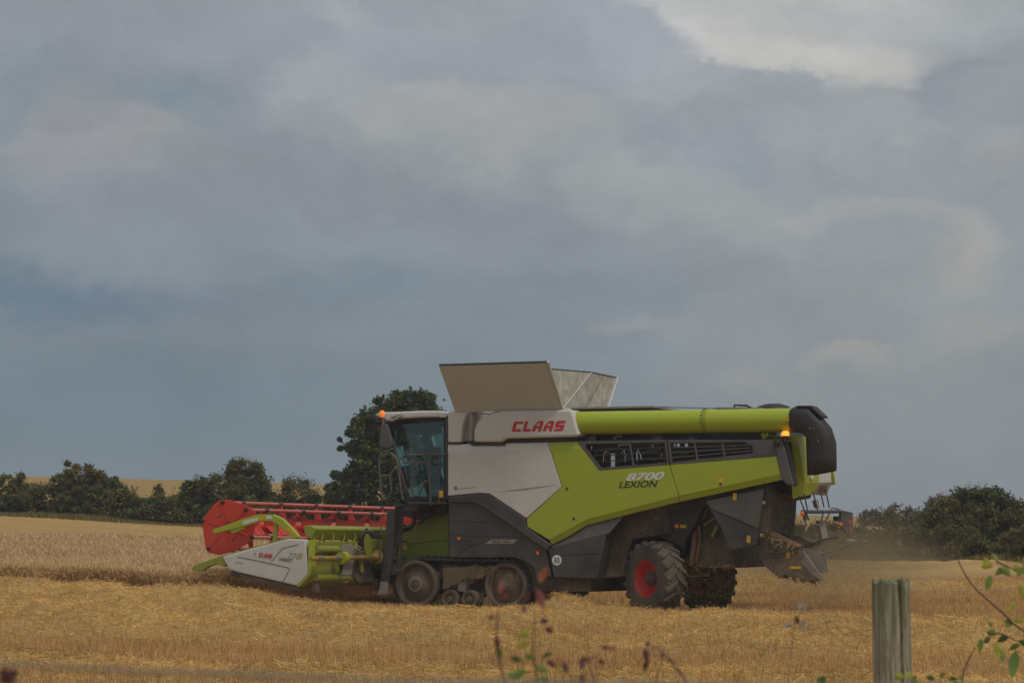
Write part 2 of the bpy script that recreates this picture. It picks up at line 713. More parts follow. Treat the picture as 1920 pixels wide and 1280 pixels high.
def _hbase(x, y):
    px = np.clip(960 + F * x / np.maximum(y, 23.0), -400, 2400)
    z = np.zeros_like(px)
    cols = np.array([np.interp(y, _RD, _RZ[:, j]) for j in range(8)])
    for j in range(7):
        a, b = PXS[j], PXS[j + 1]
        m = (px >= a) & (px <= b)
        t = (px - a) / (b - a)
        t = t * t * (3 - 2 * t) * 0.5 + t * 0.5
        z = np.where(m, cols[j] * (1 - t) + cols[j + 1] * t, z)
    return z


def hsmooth(x, y):
    x, y = np.asarray(x, float), np.asarray(y, float)
    s = np.clip(y * 0.05, 0.3, 12)
    return (_hbase(x, y - s) + 2 * _hbase(x, y) + _hbase(x, y + s)) / 4


def local(x, y):
    dx, dy = x - OX, y - OY
    return CT * dx - ST * dy, ST * dx + CT * dy


def vnoise(x, y, seed=0):
    """smooth value noise in the plane"""
    xi, yi = np.floor(x).astype(int), np.floor(y).astype(int)
    fx, fy = x - xi, y - yi
    fx, fy = fx * fx * (3 - 2 * fx), fy * fy * (3 - 2 * fy)

    def h(a, b):
        n = (a * 374761393 + b * 668265263 + seed * 974634777) & 0x7fffffff
        n = ((n ^ (n >> 13)) * 1274126177) & 0x7fffffff
        return ((n ^ (n >> 16)) & 0xffff) / 65535.0
    return (h(xi, yi) * (1 - fx) + h(xi + 1, yi) * fx) * (1 - fy) + (h(xi, yi + 1) * (1 - fx) + h(xi + 1, yi + 1) * fx) * fy


# swaths of straw, parallel to the travel of the machine: (offset across, width, height)
SWATHS = [(-2.9, 0.9, 0.26), (-10.3, 1.15, 0.19), (-17.6, 1.15, 0.30), (-24.8, 1.1, 0.14), (13.5, 1.2, 0.2), (21.5, 1.2, 0.2), (30.0, 1.3, 0.22)]


def crop_mask(x, y):
    xl, yl = local(x, y)
    yl2 = yl + 0.25 * np.sin(xl * 0.9) + 0.15 * np.sin(xl * 2.3)
    far = 81 + 3 * (vnoise(x * 0.2, y * 0 + 3.3, 9) - 0.5) + 0.25 * x
    m = (yl2 > -2.0) & (xl < -6.15) & (y < far)
    m |= (yl2 > 5.6) & (xl < -5.0) & (y < far)
    return m


def swath(x, y):
    """0..1 cover of loose straw and its height"""
    xl, yl = local(x, y)
    c = np.zeros_like(xl)
    h = np.zeros_like(xl)
    wob = 0.7 * (vnoise(xl * 0.22, yl * 0.05, 3) - 0.5) + 0.4 * (vnoise(xl * 0.8, yl * 0.1, 4) - 0.5)
    sg = lambda t: 1.0 / (1 + np.exp(-t))
    for k, (o, w, ht) in enumerate(SWATHS):
        wk = w
        oc = o
        if k == 0:
            # pressed flat beside the machine, a broad mound ahead of it beside the standing crop
            left = sg(-(xl + 4.6) * 1.6)
            on = 0.22 + 0.68 * left
            oc = o - 1.9 * left
            wk = w + 0.9 * left
        elif o > 0:
            on = sg((xl + 2.0) * 2)
        else:
            on = 1.0 - 0.45 * sg((xl - 7.0) * 0.8)
        d = (yl - oc - wob) / wk
        g = np.exp(-d * d) * np.clip(on * 1.6, 0, 1)
        lump = 0.30 + 1.2 * vnoise(xl * 0.55, yl * 0.55, 11 + k) * (0.5 + vnoise(xl * 1.9, yl * 1.9, 31 + k))
        lump = lump + 0.8 * (1 - np.abs(2 * vnoise(xl * 0.9, yl * 1.5, 51 + k) - 1)) - 0.35
        c = np.maximum(c, g)
        h = np.maximum(h, np.exp(-d * d) * on * ht * np.clip(lump, 0.05, 1.6))
    amp = np.interp(yl, [-26, -19, -13, -9, -5, -3.4, -3.0], [.12, .24, .2, .11, .16, .14, .0])
    tuft_ = np.clip((vnoise(xl * 0.95, yl * 1.5, 71) - 0.45) / 0.5, 0, 1)
    tuft2 = np.clip((vnoise(xl * 2.1, yl * 2.9, 72) - 0.5) / 0.5, 0, 1)
    h = h + c * amp * (0.75 * tuft_ + 0.5 * tuft2)
    # heap between the track and the rear wheel
    hp = np.exp(-(((xl - 1.3) / 0.62) ** 2 + ((yl + 1.4) / 0.8) ** 2))
    hp2 = np.exp(-(((xl + 6.0) / 2.2) ** 2 + ((yl + 3.3) / 0.9) ** 2))
    hp3 = np.exp(-(((xl - 3.7) / 1.5) ** 2 + ((yl + 2.1) / 0.8) ** 2))
    h = h + 0.36 * hp + 0.0 * hp2 + 0.02 * hp3
    c = np.maximum(c, np.maximum(hp, np.maximum(hp2, hp3)))
    return c, h


def hground(x, y):
    x, y = np.asarray(x, float), np.asarray(y, float)
    z = hsmooth(x, y)
    near = np.clip((90 - y) / 20, 0, 1) * np.clip((y - 9) / 8, 0, 1)
    c, h = swath(x, y)
    h = np.where(crop_mask(x, y), 0, h)
    z = z + near * (h + 0.07 * (vnoise(x * 0.45, y * 0.45, 1) - 0.5) + 0.03 * (vnoise(x * 2.1, y * 2.1, 2) - 0.5))
    return z


def build_ground():
    # one sheet: fine where the camera sees the stubble, coarse out to the horizon
    ys = np.concatenate([np.array([-60, -20, -5, 0, 4, 8, 12, 16]), np.arange(19, 62, 0.11), np.arange(62, 100, 0.5), np.arange(100, 260, 4.0),
                         np.array([260, 280, 300, 340, 400, 500, 700, 900])])
    us = np.concatenate([np.array([-2, -1.5, -0.8, -0.5, -0.35, -0.28]), np.linspace(-0.235, 0.235, 330), np.array([0.28, 0.35, 0.5, 0.8, 1.5, 2])])
    Y, U = np.meshgrid(ys, us, indexing='ij')
    X = U * np.maximum(Y, 14.0)
    Z = hground(X, Y)
    c, _ = swath(X, Y)
    crop = crop_mask(X, Y)
    xl, yl = local(X, Y)
    far = np.clip((Y - 100) / 6, 0, 1)
    stub = np.array([0.44, 0.275, 0.105])
    straw = np.array([0.60, 0.395, 0.145])
    cropc = np.array([0.5, 0.34, 0.18])
    farc = np.array([0.36, 0.235, 0.075])
    t = np.clip(c * 1.1, 0, 1)[..., None]
    col = stub * (1 - t) + straw * t
    near = np.clip((95 - Y) / 10, 0, 1)[..., None]
    col = col * near + (straw * 0.9) * (1 - near)
    col = np.where(crop[..., None], cropc, col)
    col = col * (1 - far[..., None]) + farc * far[..., None]
    ny, nx = X.shape
    v = np.stack([X, Y, Z], -1).reshape(-1, 3)
    idx = np.arange(ny * nx).reshape(ny, nx)
    f = np.stack([idx[:-1, :-1], idx[:-1, 1:], idx[1:, 1:], idx[1:, :-1]], -1).reshape(-1, 4)
    me = bpy.data.meshes.new('ground')
    me.vertices.add(len(v))
    me.vertices.foreach_set('co', v.reshape(-1).astype(np.float32))
    me.loops.add(f.size)
    me.loops.foreach_set('vertex_index', f.reshape(-1).astype(np.int32))
    me.polygons.add(len(f))
    me.polygons.foreach_set('loop_start', np.arange(0, f.size, 4, dtype=np.int32))
    me.update(calc_edges=True)
    me.polygons.foreach_set('use_smooth', [True] * len(f))
    a = me.color_attributes.new('tint', 'FLOAT_COLOR', 'POINT')
    cc = np.ones((len(v), 4), np.float32)
    cc[:, :3] = col.reshape(-1, 3)
    a.data.foreach_set('color', cc.reshape(-1))
    m = Mat('stubble_ground')
    at = m.n('ShaderNodeAttribute', attribute_name='tint')
    pos = m.n('ShaderNodeNewGeometry').outputs['Position']
    mp = m.n('ShaderNodeMapping')
    mp.inputs['Rotation'].default_value = (0, 0, TH)
    m.l(pos, mp.inputs['Vector'])
    lv = mp.outputs[0]
    n1 = m.noise(0.5, 6, 0.6, vec=lv, stretch=(0.35, 1.3, 1))
    n2 = m.noise(9.0, 5, 0.7, vec=lv, stretch=(0.6, 1.6, 1))
    n3 = m.noise(60.0, 3, 0.7, vec=lv, stretch=(0.5, 1.5, 1))
    c1 = m.mix(m.mr(n1, 0.3, 0.7, 0, 0.5), at.outputs['Color'], (0.30, 0.185, 0.075))
    c2 = m.mix(m.mr(n2, 0.4, 0.75, 0, 0.55), c1, (0.24, 0.145, 0.06))
    c3 = m.mix(m.mr(n3, 0.52, 0.75, 0, 0.5), c2, (0.62, 0.43, 0.18))
    m.col(c3)
    m.set(rough=0.95, spec=0.1)
    m.bump(m.mul(n3, n2, 'ADD'), 0.6, 0.05)
    me.materials.append(m.m)
    o = bpy.data.objects.new('ground', me)
    COL.objects.link(o)
    o['kind'] = 'structure'
    return o


build_ground()
M['straw'] = attr_mat('straw_blades', 0.75, trans=0.30)


def ribbons(base, direc, length, width, tip=0.35, bend=None, pal=None, wdir=None):
    """thin four-cornered blades; returns (n,4,3)"""
    n = len(base)
    top = base + direc * length[:, None]
    a = RNG.uniform(0, 2 * math.pi, n)
    if wdir is None:
        wd = np.stack([np.cos(a), np.sin(a) * 0.45, RNG.uniform(-0.4, 0.4, n)], -1)
        wd -= direc * np.sum(wd * direc, -1, keepdims=True)
        wd /= np.linalg.norm(wd, axis=-1, keepdims=True) + 1e-6
    else:
        wd = wdir
    w = wd * width[:, None] * 0.5
    return np.stack([base - w, base + w, top + w * tip, top - w * tip], 1)


PAL_STRAW = np.array([[0.66, 0.445, 0.155], [0.60, 0.39, 0.125], [0.70, 0.50, 0.20], [0.52, 0.33, 0.11], [0.42, 0.26, 0.09], [0.70, 0.53, 0.26]])
PAL_STUB = np.array([[0.56, 0.355, 0.135], [0.49, 0.305, 0.115], [0.61, 0.41, 0.17], [0.40, 0.245, 0.095], [0.52, 0.325, 0.15]])


def pick(pal, n, p=None):
    c = pal[RNG.choice(len(pal), n, p=p)]
    return c * RNG.uniform(0.82, 1.15, (n, 1))


def field_points(n, y0, y1, power=1.0, half=0.228):
    """points spread over the wedge of ground the camera sees (even per square metre when power = 1)"""
    u = RNG.uniform(0, 1, n)
    y = np.sqrt(y0 * y0 + u ** power * (y1 * y1 - y0 * y0))
    x = RNG.uniform(-half, half, n) * y
    return x, y


def hollow_shade(x, y):
    """random tone patches; the darker ones paint shaded hollows into the straw"""
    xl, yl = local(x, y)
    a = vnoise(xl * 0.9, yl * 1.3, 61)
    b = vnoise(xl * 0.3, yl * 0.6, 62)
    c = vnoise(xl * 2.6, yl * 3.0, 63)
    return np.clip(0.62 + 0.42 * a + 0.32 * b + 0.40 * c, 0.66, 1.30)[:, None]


def build_stubble():
    n = 260000
    x, y = field_points(n, 15.5, 66, 1.5)
    # drilled rows run with the machine
    xl, yl = local(x, y)
    yl = np.round(yl / 0.14) * 0.14 + RNG.normal(0, 0.018, n)
    x = OX + CT * xl + ST * yl
    y = OY - ST * xl + CT * yl
    k = ~crop_mask(x, y)
    c, h = swath(x, y)
    k &= RNG.uniform(0, 1, n) > c * 0.75
    k &= ~((xl > -3.6) & (xl < 5.4) & (yl > -0.1) & (yl < 3.5))
    x, y = x[k], y[k]
    n = len(x)
    z = hground(x, y) - 0.02
    base = np.stack([x, y, z], -1)
    d = np.stack([RNG.normal(0, 0.26, n), RNG.normal(0, 0.26, n), np.ones(n)], -1)
    d /= np.linalg.norm(d, axis=-1, keepdims=True)
    ln = RNG.uniform(0.06, 0.15, n)
    v = ribbons(base, d, ln, RNG.uniform(0.004, 0.009, n) * (0.7 + y / 80), 0.6)
    o = mesh_np('stubble', v, 4, M['straw'], pick(PAL_STUB, n) * hollow_shade(x, y) * np.array([0.90, 0.84, 0.85]), 'stuff')
    o['label'] = 'short cut stubble in rows over the tan field'
    o['category'] = 'stubble'


def build_straw():
    n = 560000
    x, y = field_points(n, 15.5, 64, 1.4)
    c, h = swath(x, y)
    xl, yl = local(x, y)
    patch = vnoise(xl * 0.5, yl * 0.9, 21)
    keep = RNG.uniform(0, 1, n) < np.clip(c ** 1.1 * 1.1 + 0.03 + 0.16 * (patch > 0.66), 0, 1)
    keep &= ~crop_mask(x, y)
    keep &= ~((xl > -3.6) & (xl < 5.4) & (yl > 0.0) & (yl < 3.4))
    x, y, c, h = x[keep], y[keep], c[keep], h[keep]
    n = len(x)
    lift = np.clip(c, 0, 1) * 0.045
    z = hground(x, y) + RNG.uniform(-0.01, 1, n) ** 2 * (0.02 + lift)
    base = np.stack([x, y, z], -1)
    a = RNG.uniform(0, 2 * math.pi, n)
    e = RNG.normal(0.06, 0.24, n)
    d = np.stack([np.cos(a) * np.cos(e), np.sin(a) * np.cos(e), np.abs(np.sin(e))], -1)
    ln = RNG.uniform(0.05, 0.16, n) + 0.12 * (RNG.uniform(0, 1, n) < 0.02)
    v = ribbons(base, d, ln, RNG.uniform(0.003, 0.008, n) * (0.7 + y / 75), 0.8)
    o = mesh_np('loose_straw', v, 4, M['straw'], pick(PAL_STRAW, n, [.29, .27, .15, .15, .09, .05]) * hollow_shade(x, y), 'stuff')
    o['label'] = 'loose golden straw lying in swaths across the cut field'
    o['category'] = 'straw'


def build_crop():
    # standing barley, cut edge towards the camera
    n0 = 230000
    u = RNG.uniform(0, 1, n0)
    y = 50.5 + (84 - 50.5) * u ** 1.25
    x = RNG.uniform(-0.228, -0.02, n0) * y
    k = crop_mask(x, y)
    x, y = x[k], y[k]
    # thicker growth along the cut edge
    m = 45000
    xl = RNG.uniform(-18, -6.1, m)
    yl = -1.9 + np.abs(RNG.normal(0, 0.5, m))
    ex, ey = OX + CT * xl + ST * yl, OY - ST * xl + CT * yl
    k = crop_mask(ex, ey)
    x, y = np.concatenate([x, ex[k]]), np.concatenate([y, ey[k]])
    n = len(x)
    z = hground(x, y)
    base = np.stack([x, y, z], -1)
    lean = np.stack([RNG.normal(0.05, 0.13, n), RNG.normal(0, 0.13, n), np.ones(n)], -1)
    lean /= np.linalg.norm(lean, axis=-1, keepdims=True)
    ln = RNG.uniform(0.36, 0.60, n) * (0.86 + 0.3 * vnoise(x * 0.35, y * 0.35, 5))
    wid = RNG.uniform(0.006, 0.011, n) * (y / 55)
    v1 = ribbons(base, lean, ln, wid, 0.7)
    stem = np.array([[0.52, 0.335, 0.155], [0.47, 0.30, 0.14], [0.57, 0.375, 0.175]])
    t1 = pick(stem, n)
    top = base + lean * ln[:, None]
    a = RNG.uniform(0, 2 * math.pi, n)
    dr = np.stack([np.cos(a) * 0.6, np.sin(a) * 0.6, RNG.uniform(-0.1, 1.2, n)], -1)
    dr /= np.linalg.norm(dr, axis=-1, keepdims=True)
    v2 = ribbons(top - lean * 0.03, dr, RNG.uniform(0.08, 0.15, n), wid * 1.7, 0.3)
    ear = np.array([[0.77, 0.545, 0.285], [0.72, 0.50, 0.255], [0.80, 0.58, 0.315], [0.66, 0.455, 0.22]])
    t2 = pick(ear, n)
    o = mesh_np('standing_barley', np.concatenate([v1, v2]), 4, M['straw'], np.concatenate([t1, t2]), 'stuff')
    o['label'] = 'uncut standing pinkish tan barley ahead of the header'
    o['category'] = 'barley'


build_stubble()
build_straw()
build_crop()


# ================================================================== COMBINE
combine = empty('combine_harvester', (OX, OY, 0.0), -TH)
tag(combine, 'large lime green and off white combine harvester on rubber tracks with red reel', 'combine')


def prof(pts, yl):
    return [L(px, py, yl) for px, py in pts]


def panel(name, pts, y, thick, mat, parent=combine, bevel=0.012, smooth=None):
    return MB().prism(prof(pts, y), (0, thick, 0)).build(name, mat, parent, bevel, smooth)


def strip(name, a, b, ya, yb, mat, parent, thick=0.03):
    """sheet between two pixel polylines on two planes, with a little thickness"""
    A, B = prof(a, ya), prof(b, yb)
    mb = MB()
    n = len(A)
    off = Vector((0, thick, 0))
    for i in range(n - 1):
        q = [A[i], A[i + 1], B[i + 1], B[i]]
        mb.add(q + [p + off for p in q], [(0, 1, 2, 3), (7, 6, 5, 4), (0, 4, 5, 1), (3, 2, 6, 7), (0, 3, 7, 4), (1, 5, 6, 2)])
    return mb.build(name, mat, parent)


# ---- core of the body
core = [(-1.85, 3.36), (0.9, 3.36), (5.0, 3.2), (5.1, 2.62), (3.5, 2.15), (1.9, 1.85), (1.3, 1.3), (0.5, 1.3), (-0.4, 1.75), (-1.85, 2.0)]
MB().prism([(x, 0.42, z) for x, z in core], (0, 2.5, 0)).build('body_core', M['chassis'], combine, 0.02)
MB().box(-0.6, 1.15, 0.25, 3.05, 0.42, 1.35).box(-2.9, -0.3, 0.95, 2.4, 0.75, 1.9).build('chassis', M['chassis'], combine, 0.02)

# ---- side panels, near side
wp = panel('white_side_panel', [(840, 848), (1031, 843), (1053, 912), (987, 971), (918, 925), (898, 923.5), (840, 929)], 0, 0.05, M['white'])
strip('shoulder', [(840, 833), (1027, 829)], [(840, 848), (1031, 843)], 0.045, 0.0, M['white'], wp)
gp = panel('green_side_panel', [(1032, 843), (1092, 840), (1123.5, 881.5), (1254, 871), (1272, 930), (1190, 951), (1100, 974), (1060, 996), (1030, 1012), (988, 987), (988, 972), (1054, 912)], 0, 0.05, M['green'])
strip('shoulder', [(1028, 829), (1083, 827.5)], [(1032, 843), (1092, 840)], 0.045, 0.0, M['green'], gp)
strip('lower_lip', [(1030, 1012), (1060, 996), (1100, 974), (1190, 951), (1272, 930)], [(1035, 1020), (1062, 1007), (1100, 984), (1191, 960.5), (1274, 940)], 0.0, 0.05, M['green'], gp)
gd = panel('green_rear_panel', [(1255, 870.7), (1456, 854.6), (1464, 889), (1273, 930)], 0, 0.05, M['green'])
strip('lower_lip', [(1273, 930), (1464, 889)], [(1275, 940), (1466, 899)], 0.0, 0.05, M['green'], gd)


def disc(name, px, py, yl, rpx, mat, parent, thick=0.01, seg=24):
    c = L(px, py, yl)
    r = rpx / 93.0
    return MB().lathe(c, (0, -1, 0), [(0, -0.002), (r, -0.002), (r, thick * 0.7), (r * 0.92, thick), (0, thick)], seg).build(name, mat, parent, smooth=30)


for px, py in ((1063, 916), (1076, 972), (1351, 907)):
    disc('latch', px, py, 0, 2.6, M['dark'], gp if px < 1200 else gd)

# far side: the same skins, plain
for nm, pts, mt in (('far_white_panel', [(840, 833), (1027, 829), (1053, 912), (987, 971), (918, 925), (840, 929)], 'white'),
                    ('far_green_panel', [(1028, 829), (1456, 826), (1466, 899), (1274, 940), (1100, 984), (1035, 1020), (988, 987), (988, 972), (1054, 912)], 'green')):
    MB().prism([p + Vector((0, 3.28, 0)) for p in prof(pts, 0)], (0, 0.05, 0)).build(nm, M[mt], combine, 0.012)

# ---- grille with engine bay behind
g_out = [(1084, 826.5), (1249, 823.6), (1249.5, 826), (1254, 870.8), (1123.5, 881), (1093, 840)]


def frame(name, outer, holes, y, thick, mat, parent):
    """plate made of bars along the outline of each opening"""
    mb = MB()
    off = Vector((0, thick, 0))
    for (o, h) in zip(outer, holes):
        A, B = prof(o, y), prof(h, y)
        n = len(A)
        for i in range(n):
            j = (i + 1) % n
            q = [A[i], A[j], B[j], B[i]]
            mb.add(q + [p + off for p in q], [(0, 1, 2, 3), (7, 6, 5, 4), (0, 4, 5, 1), (3, 2, 6, 7)])
    return mb.build(name, mat, parent)


f1o = [(1084, 826.5), (1249.5, 823.6), (1254.5, 870.6), (1123.8, 881), (1093, 840)]
f1h = [(1099, 831.6), (1246, 829), (1250.5, 866.6), (1126.5, 876.5), (1097, 838)]
f2o = [(1251.5, 823.6), (1449, 824), (1456, 854.4), (1350, 863), (1256.5, 870.3)]
f2h = [(1255.5, 830), (1396, 828), (1411, 836), (1411, 849.5), (1260.5, 866)]
gr1 = frame('engine_grille', [f1o], [f1h], -0.004, 0.05, M['grey'], combine)
gr2 = frame('rear_grille', [f2o], [f2h], -0.004, 0.05, M['grey'], combine)
MB().prism(prof([(1413, 830), (1449, 826), (1455, 852), (1413, 852)], -0.012), (0, 0.006, 0)).build('blank', M['grey'], gr2)


def lerp2(a, b, t):
    return (a[0] + (b[0] - a[0]) * t, a[1] + (b[1] - a[1]) * t)


for t in (0.25, 0.5, 0.77):
    lx = 1098 + (1126 - 1098) * max(0, (t - 0.12) / 0.88)
    a, b = (lx, 838 + (876 - 838) * t - 3), lerp2((1247, 829), (1251, 867), t)
    MB().tube([L(*a, 0.02), L(*b, 0.02)], 0.009, 6).build('slat', M['dark'], gr1)
    a, b = lerp2((1256, 830), (1260, 866), t), lerp2((1405, 829), (1411, 850), t)
    MB().tube([L(*a, 0.02), L(*b, 0.02)], 0.011, 6).build('slat', M['grey'], gr2)
for px0, py0, px1, py1, g in ((1181, 830, 1188, 872, gr1), (1302, 829, 1308, 862, gr2), (1354, 828.5, 1359, 858, gr2)):
    MB().tube([L(px0, py0, 0.02), L(px1, py1, 0.02)], 0.022, 6).build('bar', M['grey'], g)
# things seen through the openings
bay = MB().prism(prof([(1080, 826), (1450, 824), (1455, 868), (1128, 884)], 0.30), (0, 0.05, 0)).build('engine_bay', M['black'], combine)
MB().tube([L(1150, 880, .14), L(1150, 850, .14)], 0.06, 12).build('filter', M['chrome'], bay, smooth=40)
for pts in ([(1131, 866), (1132, 852), (1137, 845), (1142, 850)], [(1172, 866), (1173, 852), (1170, 844), (1165, 850)], [(1163, 836), (1160, 834), (1184, 833)],
            [(1195, 864), (1194, 850), (1196, 842), (1201, 853), (1203, 862)], [(1222, 833), (1226, 836), (1222, 838)], [(1243, 851), (1239, 855)], [(1109, 841), (1110, 836)]):
    MB().tube([L(px, py, .12) for px, py in pts], 0.016, 6).build('pipe', M['chrome'], bay, smooth=60)
for px in (1265, 1273, 1288):
    MB().box(*sum([[q - 0.03, q + 0.03] for q in L(px, 834, .15)], [])).build('bracket', M['chrome'], bay)
for pts in ([(1105, 870), (1120, 845), (1160, 840), (1200, 850), (1240, 842)], [(1140, 876), (1180, 858), (1230, 862)], [(1265, 858), (1300, 846), (1390, 842)], [(1375, 850), (1373, 836)]):
    MB().tube([L(px, py, .17) for px, py in pts], 0.03, 7).build('hose', M['dark'], bay, smooth=60)

# ---- clutter between auger and grille, and the deck on top
deck = MB().box(0.75, 5.0, 0.5, 3.0, 3.3, 3.72).box(1.1, 4.9, 0.75, 2.8, 3.72, 3.92).build('engine_deck', M['dark'], combine, 0.03)
for px, r in ((1110, .13), (1235, .12), (1300, .08)):
    MB().lathe(L(px, 824, .35), (0, -1, 0), [(0, 0), (r, 0), (r, .1), (r * .6, .13), (0, .13)], 16).build('pulley', M['grey'], deck, smooth=35)
MB().tube([L(1150, 823, .22), L(1156, 818, .22), L(1163, 816, .22), L(1166, 820, .22)], .018, 6).build('pipe', M['steel'], deck)
MB().tube([L(1380, 818, .2), L(1388, 811, .2), L(1400, 817, .2), L(1420, 812, .2), L(1437, 818, .2)], .022, 6).build('hose', M['dark'], deck)
MB().prism(prof([(1071, 766.5), (1223, 763.5), (1223, 769.5), (1071, 772)], .3), (0, 0.5, 0)).build('deck_edge', M['black'], deck)
MB().prism(prof([(1071, 763), (1224, 760.3), (1224, 763.5), (1071, 766.5)], .29), (0, 2.4, 0)).build('walkway', M['plate'], deck)
MB().tube([L(1224, 762, .6), L(1330, 765, .6), L(1430, 765, .6)], .014, 6).build('grab_rail', M['steel'], deck)
MB().prism(prof([(1334, 766), (1340, 763), (1410, 763), (1420, 766)], .9), (0, 0.5, 0)).build('intake_box', M['black'], deck, 0.02)
MB().tube([L(1377, 766, .7), L(1377, 759, .7), L(1385, 759.5, .7), L(1400, 760, .7), L(1408, 764, .7)], .022, 6).build('handle', M['black'], deck)
MB().lathe(L(1450, 772, 1.2), (0, 0, 1), [(0, 0), (.36, 0), (.36, .04), (.31, .11), (.15, .16), (0, .17)], 20).build('dust_screen', M['black'], deck, smooth=50)

# ---- auger tube and spout
A0, A1 = L(1050, 793.6, .18), L(1489, 787.3, .18)
ax = (A1 - A0).normalized()
aug = MB().lathe(A0, ax, [(0.0, 0), (.232, 0), (.232, (A1 - A0).length), (0, (A1 - A0).length)], 40).build('unloading_auger_tube', M['green'], combine, smooth=40)
c = L(1327, 789.6, .18)
MB().lathe(c - ax * .03, ax, [(.225, 0), (.24, .004), (.24, .055), (.225, .06)], 40).build('flange', M['green_dusty_shade'], aug, smooth=40)
for k in range(10):
    a = math.radians(95 + k * 19)
    q = c + Vector((0, math.cos(a), math.sin(a))) * .238 - ax * 0.055
    MB().box(q.x - .012, q.x + .012, q.y - .012, q.y + .012, q.z - .012, q.z + .012).build('bolt', M['dark'], aug)


def sticker(px0, py0, px1, py1, y, parent, mat='sticker', thick=0.004, nm='sticker'):
    MB().prism(prof([(px0, py0), (px1, py0), (px1, py1), (px0, py1)], y - thick), (0, thick * 0.6, 0)).build(nm, M[mat], parent)


q = L(1474, 786, -.074)
MB().prism([q + Vector((-.06, 0, -.03)), q + Vector((.06, 0, -.03)), q + Vector((.06, 0, .03)), q + Vector((-.06, 0, .03))], (0, .003, 0)).build('sticker', M['sticker'], aug)

# spout: elbow of black plastic; rectangular-round section swept through a quarter turn
rings = []
K = 18
yc = .16
yc = .18
inn = [(1487, 811), (1497, 811), (1506, 812), (1511, 815), (1513.5, 821), (1514, 840), (1515, 866), (1516, 891)]
oub = [(1487, 765), (1494, 761.5), (1521, 761.5), (1540, 781), (1557, 801), (1566, 829), (1566.5, 855), (1566.5, 881)]
for (i, o_) in zip(inn, oub):
    a, b = L(*i, yc), L(*o_, yc)
    cc = (a + b) / 2
    h = (b - a) / 2
    ring = []
    for k in range(K):
        t = 2 * math.pi * k / K
        e = 0.72
        cx = math.copysign(abs(math.cos(t)) ** e, math.cos(t))
        sy = math.copysign(abs(math.sin(t)) ** e, math.sin(t))
        ring.append(cc + h * cx + Vector((0, .25 * sy, 0)))
    rings.append(ring)
mb = MB()
mb.loft(rings, caps=False)
sp = mb.build('discharge_spout', M['black'], combine, smooth=40)
md = sp.modifiers.new('solid', 'SOLIDIFY')
md.thickness = 0.02
MB().prism(prof([(1493, 760), (1521, 760), (1542, 780.5), (1539, 783), (1519, 763.5), (1493, 763.5)], -.02), (0, .36, 0)).build('spout_lid', M['black'], sp, 0.006)
for px, py in ((1525, 802), (1534, 826), (1518, 803)):
    disc('rivet', px, py, -.079, 1.2, M['steel'], sp, 0.008, 8)

# ---- grain tank: white shroud, tower, flaps
sh = panel('tank_shroud', [(889, 806), (894, 792), (905, 781), (925, 773), (945, 769.5), (1071, 767.5), (1075, 778), (1084.5, 813), (1083, 818), (946, 821.5), (940, 828), (887.5, 828)], -.11, 2.9, M['white'], bevel=0.05)
sh.modifiers['bevel'].segments = 4
panel('shroud_shadow_gap', [(948, 822), (1083, 818.5), (1084, 827), (948, 830)], .03, .4, M['black'], bevel=0)  # solid black strip put in for the shadow under the shroud
tb = panel('tank_front', [(839.5, 772), (851, 770), (877, 770.5), (872, 782), (866.5, 800), (864.5, 828.5), (839.5, 829)], 0, 2.9, M['white'], bevel=0.03)
tb.modifiers['bevel'].segments = 3
panel('gap_seal', [(842, 828.5), (865, 828.5), (865, 832), (842, 832)], .02, .3, M['black'], bevel=0)
aw = panel('auger_elbow', [(879, 770), (893, 771), (888, 790), (884, 828), (866, 828), (868, 800), (873, 782)], .12, .35, M['plate'], bevel=0.04)
MB().tube([L(884, 772, .06), L(884, 826, .06)], .05, 10).build('pivot_post', M['plate'], aw, smooth=40)
MB().prism(prof([(882, 768.5), (897, 768.5), (897, 772), (882, 773)], -.02), (0, .25, 0)).build('pivot_cap', M['plate'], aw, 0.01)
MB().tube([L(893, 774, 0), L(918, 776, 0), L(936, 770, 0)], .016, 6).build('linkage', M['steel'], aw)
MB().prism(prof([(878, 826), (891, 826), (893, 832), (940, 832), (948, 826), (946, 835), (884, 835)], .01), (0, .3, 0)).build('elbow_seal', M['black'], aw)

fl = MB().add([L(824, 685, -.85), L(1025.5, 679, -.85), L(1053.5, 767.5, .0), L(854, 770.5, .0)], [(0, 1, 2, 3)]).build('tank_flap', M['flap'], combine)
md = fl.modifiers.new('solid', 'SOLIDIFY')
md.thickness = 0.05
md.offset = 0
e0, e1, e2 = L(824, 684, -.86), L(1025.5, 678, -.86), L(1054, 767, 0)
MB().tube([e0, e1], .022, 6).build('edge_seal', M['dark'], fl)
MB().tube([e1 + Vector((.02, 0, 0)), e2 + Vector((.02, 0, 0))], .03, 6).build('edge_trim', M['white2'], fl)
disc('stud', 857, 763, -.06, 1.6, M['dark'], fl)
